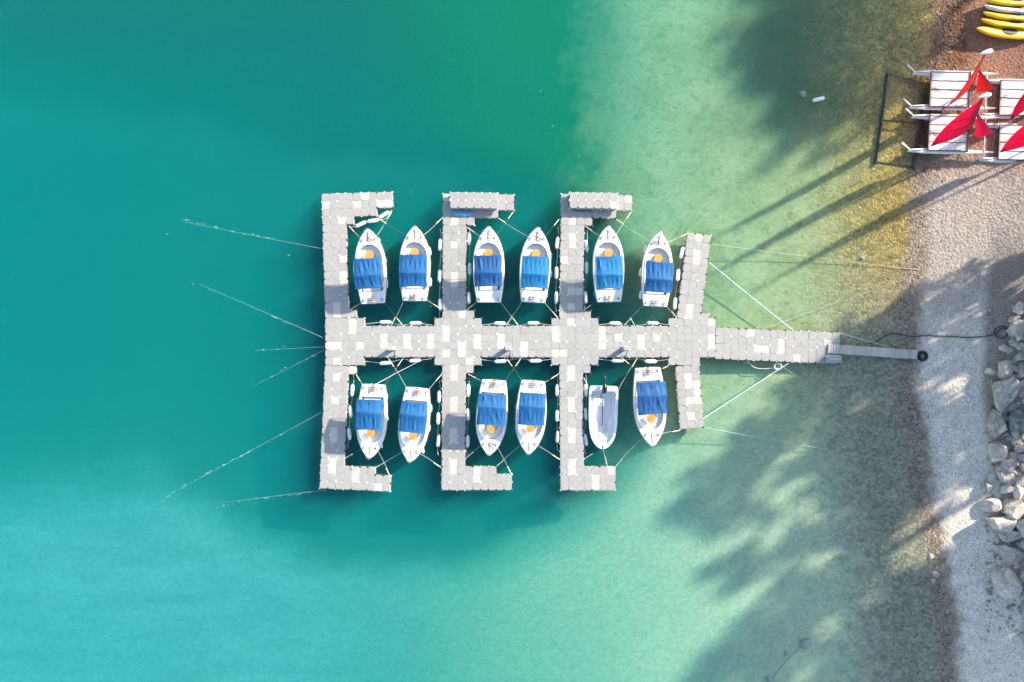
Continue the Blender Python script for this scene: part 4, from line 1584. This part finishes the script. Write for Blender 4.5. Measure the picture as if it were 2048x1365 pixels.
# ---------------------------------------------------------------- black launching frame in the shallows
fr = thing('launching_frame', 'black tubular launching frame lying in the shallows behind the catamarans', 'frame', PG(1800, 245))
fl_ = fr.location.copy()
def fpts(pp, dz, n=10):
    out = []
    for i in range(len(pp) - 1):
        for k in range(n):
            t = k / n
            x, y = pp[i][0] + (pp[i + 1][0] - pp[i][0]) * t, pp[i][1] + (pp[i + 1][1] - pp[i][1]) * t
            out.append(PG(x, y, dz) - fl_)
    out.append(PG(*pp[-1], dz) - fl_)
    return out
for pp, r_ in ((((1773, 148), (1764, 225), (1749, 330)), .085), (((1846, 188), (1838, 255), (1824, 340)), .085)):
    mb = MB()
    mb.tube(fpts(pp, .10), r_, 8)
    mb.build('pipe', M['black_plastic'], fr, smooth=60)
for pp in (((1773, 148), (1850, 168)), ((1757, 240), (1836, 247)), ((1751, 325), (1826, 336))):
    mb = MB()
    mb.tube(fpts(pp, .04), .022, 5)
    mb.build('tie_rod', M['black_plastic'], fr, smooth=60)

# ---------------------------------------------------------------- kayaks
def kayak_mesh(mat):
    mb = MB()
    L = 4.2
    rings = []
    for k in range(27):
        t = k / 26
        x = -L / 2 + L * t
        e = max(0.0, 1 - abs(2 * t - 1) ** 2.3) ** .8
        w = .42 * e + .012
        zr = .16 * abs(2 * t - 1) ** 3
        hh = .15 * e ** .6 + .02
        rings.append([(x, w * math.cos(a), zr + hh * math.sin(a) * (1.0 if math.sin(a) > 0 else 1.25)) for a in [q * 2 * math.pi / 14 for q in range(14)]])
    mb.loft(rings)
    return mb.mesh('hull', mat, 45)


def coaming():
    mb = MB()
    mb.tube([(.48 * math.cos(a), .24 * math.sin(a), .165) for a in [k * math.pi / 10 for k in range(21)]], .022, 6)
    return mb.mesh('cockpit_rim', M['black_plastic'], 60)


KYE = {'y': kayak_mesh(M['kayak_yellow']), 'w': kayak_mesh(M['kayak_white'])}
mb = MB()
mb.loft([[(.46 * k_ * math.cos(a), .22 * k_ * math.sin(a), z) for a in [q * math.pi / 10 for q in range(20)]] for k_, z in ((1, .168), (.85, .155), (.1, .152))])
me_ck = mb.mesh('seat_well', M['dark_metal'], 60)
me_rim = coaming()
mb = MB()
mb.tube([(-.05, 0, 0), (0, .0, .05), (.05, 0, 0)], .012, 5)
me_han = mb.mesh('carry_handle', M['dark_metal'])
for k, (tip, col_, lab, tl) in enumerate((
        ((1970, 3), 'y', 'yellow kayak at the very top of the stacked row', 62),
        ((1970, 17), 'w', 'pale grey-white kayak, the only one not yellow', 60),
        ((1967, 31), 'y', 'yellow kayak just below the pale kayak', 58),
        ((1962, 45), 'y', 'yellow kayak second from the bottom of the row', 50),
        ((1952, 62), 'y', 'yellow kayak lowest and nearest the catamarans, lying flatter', 22))):
    q = P(tip[0], tip[1], .75)
    root = thing('kayak', lab, 'kayak', q + Vector((2.1, -.10, -.12)), R(-3.5 - k * .4), 'kayaks laid side by side on the beach')
    root.rotation_euler = (R(-tl), 0, R(-3.5 - k * .5))
    hl = link('hull', KYE[col_], root)
    link('cockpit_rim', me_rim, root)
    link('seat_well', me_ck, root)
    o = link('carry_handle', me_han, root, (-1.75, .0, .20))
rack = thing('kayak_rack', 'low wooden rack under the row of kayaks at the top right', 'rack', PG(2012, 30))
rl = rack.location.copy()
for px in (1992, 2042):
    mb = MB()
    a, b = P(px, -6, .42) - rl, P(px, 74, .36) - rl
    mb.tube([a, b], .05, 6)
    mb.build('bearer', M['teak'], rack)
    for py in (0, 66):
        mb = MB()
        q = P(px, py, .38) - rl
        mb.tube([Vector((q.x, q.y, gz(q.x + rl.x, q.y + rl.y) - rl.z - .05)), q], .045, 6)
        mb.build('post', M['teak'], rack)

# ---------------------------------------------------------------- rocks
import bmesh


def rock_mesh(rnd, sx, sy, sz, sub=4, cuts=13, rough=.07):
    bm = bmesh.new()
    bmesh.ops.create_icosphere(bm, subdivisions=sub, radius=1.0)
    planes = []
    for _ in range(cuts):
        n = Vector((rnd.gauss(0, 1), rnd.gauss(0, 1), rnd.gauss(0, .8))).normalized()
        planes.append((n, rnd.uniform(.48, .80)))
    planes.append((Vector((rnd.gauss(0, .16), rnd.gauss(0, .16), 1)).normalized(), .62))
    off = Vector((rnd.uniform(0, 50), rnd.uniform(0, 50), rnd.uniform(0, 50)))
    for v in bm.verts:
        p = v.co.copy()
        for n, d in planes:
            e = p.dot(n) - d
            if e > 0:
                p -= n * e * .985
        p *= 1 + rough * mnoise.noise(p * 2.2 + off) + rough * .5 * mnoise.noise(p * 6 + off)
        v.co = Vector((p.x * sx * 1.28, p.y * sy * 1.28, p.z * sz * 1.28))
    me_ = bpy.data.meshes.new('rock')
    bm.to_mesh(me_)
    bm.free()
    me_.polygons.foreach_set('use_smooth', [True] * len(me_.polygons))
    me_.set_sharp_from_angle(angle=R(16))
    return me_


ROCKS = [  # px, py, width, height, rotation, label or None
    (2007, 787, 50, 60, 10, 'largest cracked grey boulder beside the beach, with a stepped top'),
    (1995, 852, 44, 52, 28, 'flat grey slab of a boulder standing out towards the beach'),
    (2037, 845, 36, 58, 5, 'dark pitted boulder flecked with white at the picture edge'),
    (1994, 906, 32, 44, -20, 'oblong grey boulder just below the flat slab'),
    (2008, 952, 26, 46, 38, 'long tan boulder lying diagonally between smaller stones'),
    (2016, 928, 32, 30, 30, 'blocky grey boulder above the long tan one'),
    (1974, 976, 20, 24, 20, 'smooth flat stone nearest the beach below the slab'),
    (1980, 955, 12, 22, -25, 'thin tilted stone between the flat stone and the boulders'),
    (2014, 979, 25, 21, 10, 'pale angular boulder above the sunlit pair'),
    (2037, 984, 24, 25, 0, 'round grey boulder right of the pale angular one'),
    (1984, 1008, 42, 26, 10, 'low pale boulder catching warm light near the beach'),
    (2027, 1016, 38, 40, -8, 'pale square boulder right of the warm-lit one'),
    (2001, 1048, 54, 42, -20, 'big wedge-shaped boulder below the warm-lit one'),
    (2021, 1071, 34, 28, -15, 'grey boulder tucked under the big wedge'),
    (2043, 1055, 26, 30, 0, 'grey boulder at the picture edge beside the big wedge'),
    (2021, 1106, 58, 36, -22, 'long brownish boulder sloping towards the beach'),
    (2016, 1164, 52, 50, 0, 'big round pale boulder alone at the lower end of the rocks'),
    (2038, 1193, 28, 18, -15, 'low cracked rock below the round pale boulder'),
    (2046, 1216, 12, 26, 0, 'narrow rock at the picture edge, lowest of the rocks but one'),
    (2047, 1275, 14, 22, 0, 'lowest rock of all at the picture edge'),
    (2037, 620, 20, 25, 0, 'topmost squarish boulder at the picture edge'),
    (2031, 638, 27, 12, 10, 'flat narrow stone under the topmost boulder'),
    (2034, 661, 36, 34, -15, 'squarish grey boulder beside the loop of cable'),
    (2011, 697, 28, 18, -15, 'low brownish boulder below the cable loop'),
    (2027, 685, 26, 17, -30, 'wedge stone between the cable and the brownish boulder'),
    (2011, 736, 26, 36, -20, 'upright pointed grey boulder above the largest one'),
    (1983, 744, 24, 17, -30, 'low stone half buried in gravel, farthest out on the beach'),
    (2043, 694, 22, 20, 0, 'grey rock at the picture edge under the cable'),
]
SMALL = [(2008, 824, 14, 13), (2019, 874, 20, 15), (2034, 897, 18, 14), (2025, 911, 22, 20), (2040, 913, 15, 14), (2027, 945, 22, 14), (2038, 961, 20, 20),
         (2030, 885, 28, 14), (2012, 835, 12, 10), (2016, 815, 10, 9), (2022, 821, 16, 14), (1996, 1081, 13, 12), (2043, 1087, 18, 24), (2046, 1148, 12, 20),
         (2040, 713, 22, 16), (2028, 738, 12, 20), (2040, 749, 14, 20), (2042, 731, 14, 14), (2022, 753, 12, 12), (2031, 757, 10, 10), (2042, 767, 16, 16),
         (2029, 720, 14, 12), (2042, 787, 14, 18), (2045, 804, 12, 12), (2024, 811, 12, 10), (2046, 872, 14, 12), (2045, 935, 14, 14), (2011, 1001, 12, 10), (2034, 1044, 12, 10), (2047, 1030, 10, 14), (2033, 1132, 12, 9),
         (2033, 775, 12, 12), (2034, 808, 14, 10), (2012, 868, 12, 8), (2004, 928, 9, 8), (2030, 925, 12, 9), (2044, 968, 10, 10)]
rr_ = random.Random(3)
for px, py, w_, h_, rot, lab in ROCKS:
    sx, sy = w_ / 2 / S, h_ / 2 / S
    sz = min(sx, sy) * rr_.uniform(.8, 1.0)
    p = PG(px, py)
    p = P(px, py, p.z + sz * .5)
    me_ = rock_mesh(rr_, sx, sy, sz)
    me_.materials.append(M['rock_dark'] if 'dark pitted' in lab else M['rock'])
    o = link('boulder', me_, None, (p.x, p.y, p.z))
    o.rotation_euler = (rr_.uniform(-.12, .12), rr_.uniform(-.12, .12), R(rot))
    tag(o, lab, 'boulder', 'boulders along the beach edge')
for px, py, w_, h_ in SMALL:
    sx, sy = w_ / 2 / S * 1.1, h_ / 2 / S * 1.1
    sz = (sx + sy) / 2 * .8
    p = PG(px, py)
    me_ = rock_mesh(rr_, sx, sy, sz, 2, 7)
    me_.materials.append(M['rock'])
    o = link('stone', me_, None, (p.x, p.y, p.z + sz * .2))
    o.rotation_euler = (rr_.uniform(-.3, .3), rr_.uniform(-.3, .3), rr_.uniform(0, 3))
    tag(o, 'small grey stone wedged in the gaps between the boulders', 'stone', 'small stones between the boulders')
# loose single stones on the beach and sea bed
LOOSE = [(1613, 1288, 22, 'round sunken block on the sea bed near the lower edge, largest there', 'concrete'), (1572, 1308, 11, 'small sunken stone left of the round block', 'concrete'),
         (1604, 188, 14, 'round sunken block in the upper shallows near the drifting fender', 'concrete'), (1538, 1357, 14, 'sunken stone at the lower picture edge by a faint rope', 'concrete'),
         (1725, 516, 8, 'pale sunken stone under the upper shore rope', 'concrete'), (1851, 832, 14, 'flat pale stone alone on the beach below the gangway', 'rock'),
         (1862, 1114, 10, 'pale stone at the waterline opposite the wedge boulder', 'rock'), (1871, 1147, 12, 'largest pale pebble of the lower waterline', 'rock'), (1866, 1161, 9, 'pale pebble just below the largest waterline pebble', 'rock'),
         (1735, 1054, 7, 'small sunken stone at the edge of the sunlit gap', 'concrete'), (1814, 1145, 6, 'small round stone in shaded shallows', 'concrete')]
for px, py, d_, lab, mt in LOOSE:
    s_ = d_ / 2 / S
    p = PG(px, py)
    me_ = rock_mesh(rr_, s_, s_ * .9, s_ * .6, 2, 6)
    me_.materials.append(M[mt])
    o = link('stone', me_, None, (p.x, p.y, p.z + s_ * .2))
    tag(o, lab, 'stone')
rope('sunken_rope', [PG(1600, 1292, .06), PG(1580, 1312, .05), PG(1560, 1335, .05), PG(1545, 1356, .05)], .012, M['rope_dark'], 'dark rope on the sea bed from the round sunken block', 'rope')

# gravel too small to count
base_p = []
for k in range(8):
    me_ = rock_mesh(rr_, 1, .85, .6, 1, 4, .1)
    base_p.append(([v.co.copy() for v in me_.vertices], [tuple(p.vertices) for p in me_.polygons]))
    bpy.data.meshes.remove(me_)
pb = MB()
def drop(px, py, s_):
    q = P(px, py, 0)
    z = gz(q.x, q.y)
    vs, fs = base_p[rr_.randrange(8)]
    a = rr_.uniform(0, 6.28)
    c_, d_ = math.cos(a), math.sin(a)
    pb.add([(q.x + s_ * (v.x * c_ - v.y * d_), q.y + s_ * (v.x * d_ + v.y * c_), z + s_ * (v.z + .15)) for v in vs], fs)
def shore_px(py):
    return float(np.interp(py, SHORE_PY, SHORE_PX))
for k in range(1500):
    py = rr_.uniform(-10, 345)
    px = shore_px(py) + rr_.gauss(8, 26)
    if px < 2060:
        drop(px, py, rr_.choice((.03, .04, .05, .06, .07, .10)) * rr_.uniform(.6, 1.0))
o = pb.build('northern_pebbles', M['pebble_warm'], None, smooth=30)
tag(o, 'brown pebbles and stones along the waterline by the catamarans', 'pebbles', None, 'stuff')
pb = MB()
for k in range(1400):
    py = rr_.uniform(345, 1375)
    px = shore_px(py) + rr_.gauss(2, 12)
    drop(px, py, rr_.uniform(.025, .06))
for k in range(500):
    py = rr_.uniform(600, 1260)
    drop(rr_.uniform(1965, 2056), py, rr_.uniform(.04, .14))
for k in range(1500):
    py = rr_.uniform(300, 1375)
    drop(rr_.uniform(shore_px(py) + 15, 2056), py, rr_.uniform(.02, .045))
o = pb.build('beach_pebbles', M['pebble'], None, smooth=30)
tag(o, 'loose pebbles strewn along the waterline and the beach', 'pebbles', None, 'stuff')

# ---------------------------------------------------------------- pine trees on the bank (outside the frame, they throw the shade)
def pine(base, h, width, label, seed, f0=0.26):
    rnd = random.Random(seed)
    bx, by = base
    bz = gz(bx, by)
    root = thing('pine_tree', label, 'tree', (bx, by, bz - 0.1), 0, 'pines on the bank above the beach')
    lean = Vector((rnd.uniform(-.05, .05), rnd.uniform(-.05, .05), 1))
    tr = MB()
    pts = [lean * (h * k / 8) + Vector((rnd.uniform(-.12, .12), rnd.uniform(-.12, .12), 0)) * k * 0.3 for k in range(9)]
    tr.tube(pts, [0.30 * (1 - k / 9) + 0.03 for k in range(9)], 8)
    cl = []
    nb = int(h * 2.1)
    for b in range(nb):
        f = f0 + (0.98 - f0) * (b + rnd.random()) / nb
        ang = b * 2.399 + rnd.uniform(-.4, .4)
        u = (f - f0) / (1 - f0)
        prof = max(.25, math.sin(math.pi * min(.97, u * .85 + .12)) ** .6)
        ln = width * prof * rnd.uniform(0.6, 1.1)
        z0 = lean * (h * f)
        d = Vector((math.cos(ang), math.sin(ang), 0.28))
        e = z0 + d * ln
        tr.tube([z0, z0 + d * ln * 0.5 + Vector((0, 0, -.06)), e], [0.07 * (1.15 - f), 0.05 * (1.15 - f), 0.015], 5)
        for k in range(3 + int(ln * 1.5)):
            q = 0.3 + 0.75 * rnd.random()
            c = z0 + d * ln * q + Vector((rnd.gauss(0, .25), rnd.gauss(0, .25), rnd.gauss(0.1, .2)))
            cl.append((c, rnd.uniform(0.35, 0.75)))
    tr.build('trunk', M['bark'], root, smooth=60)
    cr = MB()
    for c, r in cl:
        for k in range(int(64 * r)):
            v = Vector((rnd.gauss(0, 1), rnd.gauss(0, 1), rnd.gauss(0, .7))).normalized() * r * rnd.random() ** 0.5
            a = Vector((rnd.gauss(0, 1), rnd.gauss(0, 1), rnd.gauss(0, 1))).normalized()
            b_ = a.cross(Vector((rnd.gauss(0, 1), rnd.gauss(0, 1), rnd.gauss(0, 1)))).normalized()
            s = rnd.uniform(0.13, 0.25)
            p = c + v
            cr.add([p - a * s, p + b_ * s * 0.55, p + a * s, p - b_ * s * 0.55], [(0, 1, 2, 3)])
    cr.build('crown', M['needles'], root)
    return root


PINES = [
    ((34.6, 4.6), 11.0, 3.3, 'tall pine on the bank behind the rocks, casting the widest shade'),
    ((37.6, 0.9), 10.6, 3.4, 'broad pine just south of the tallest pine on the bank'),
    ((36.6, 8.4), 10.0, 2.7, 'slim pine north of the tall pine on the bank'),
    ((42.2, -5.2), 13.4, 3.2, 'tall pine standing back on the bank beside two lower pines'),
    ((39.7, -2.9), 12.4, 1.9, 'slender high-crowned pine between the broad pines on the bank'),
    ((45.2, -7.2), 14.6, 3.6, 'broad pine farthest back on the southern bank'),
    ((42.6, -10.0), 11.4, 3.2, 'medium pine in front of the farthest southern pine'),
    ((39.2, -9.6), 6.2, 2.8, 'low spreading pine nearest the southern rocks'),
    ((43.6, -13.6), 8.2, 3.2, 'medium pine at the southern end of the bank'),
    ((41.2, 36.2), 12.4, 3.2, 'tall pine on the northern bank, seaward of the pair'),
    ((42.4, 31.2), 11.8, 3.2, 'tall pine on the northern bank, shading the shallows'),
    ((39.6, 32.6), 11.0, 3.2, 'broad pine on the northern bank, nearest the water'),
    ((43.0, 41.5), 12.4, 3.4, 'northernmost tall pine on the bank'),
]
for k, (b, h, w, lab) in enumerate(PINES):
    pine(b, h, w, lab, 100 + k, 0.60 if b[1] > 20 else (0.52 if 'slender' in lab else 0.26))
LOW = ['northernmost', 'second', 'third', 'fourth', 'fifth', 'sixth', 'southernmost']
for k, (bx, by, h, w) in enumerate(((36.2, 7.4, 6.0, 2.2), (37.4, 4.4, 7.0, 2.4), (36.4, 1.4, 6.4, 2.4), (37.6, -1.8, 7.2, 2.5), (38.0, -9.0, 6.6, 2.6), (36.8, -12.4, 6.0, 2.6), (38.4, -15.6, 6.8, 2.8))):
    pine((bx, by), h, w, LOW[k] + ' of the low young pines in the row behind the boulders', 200 + k, 0.10)
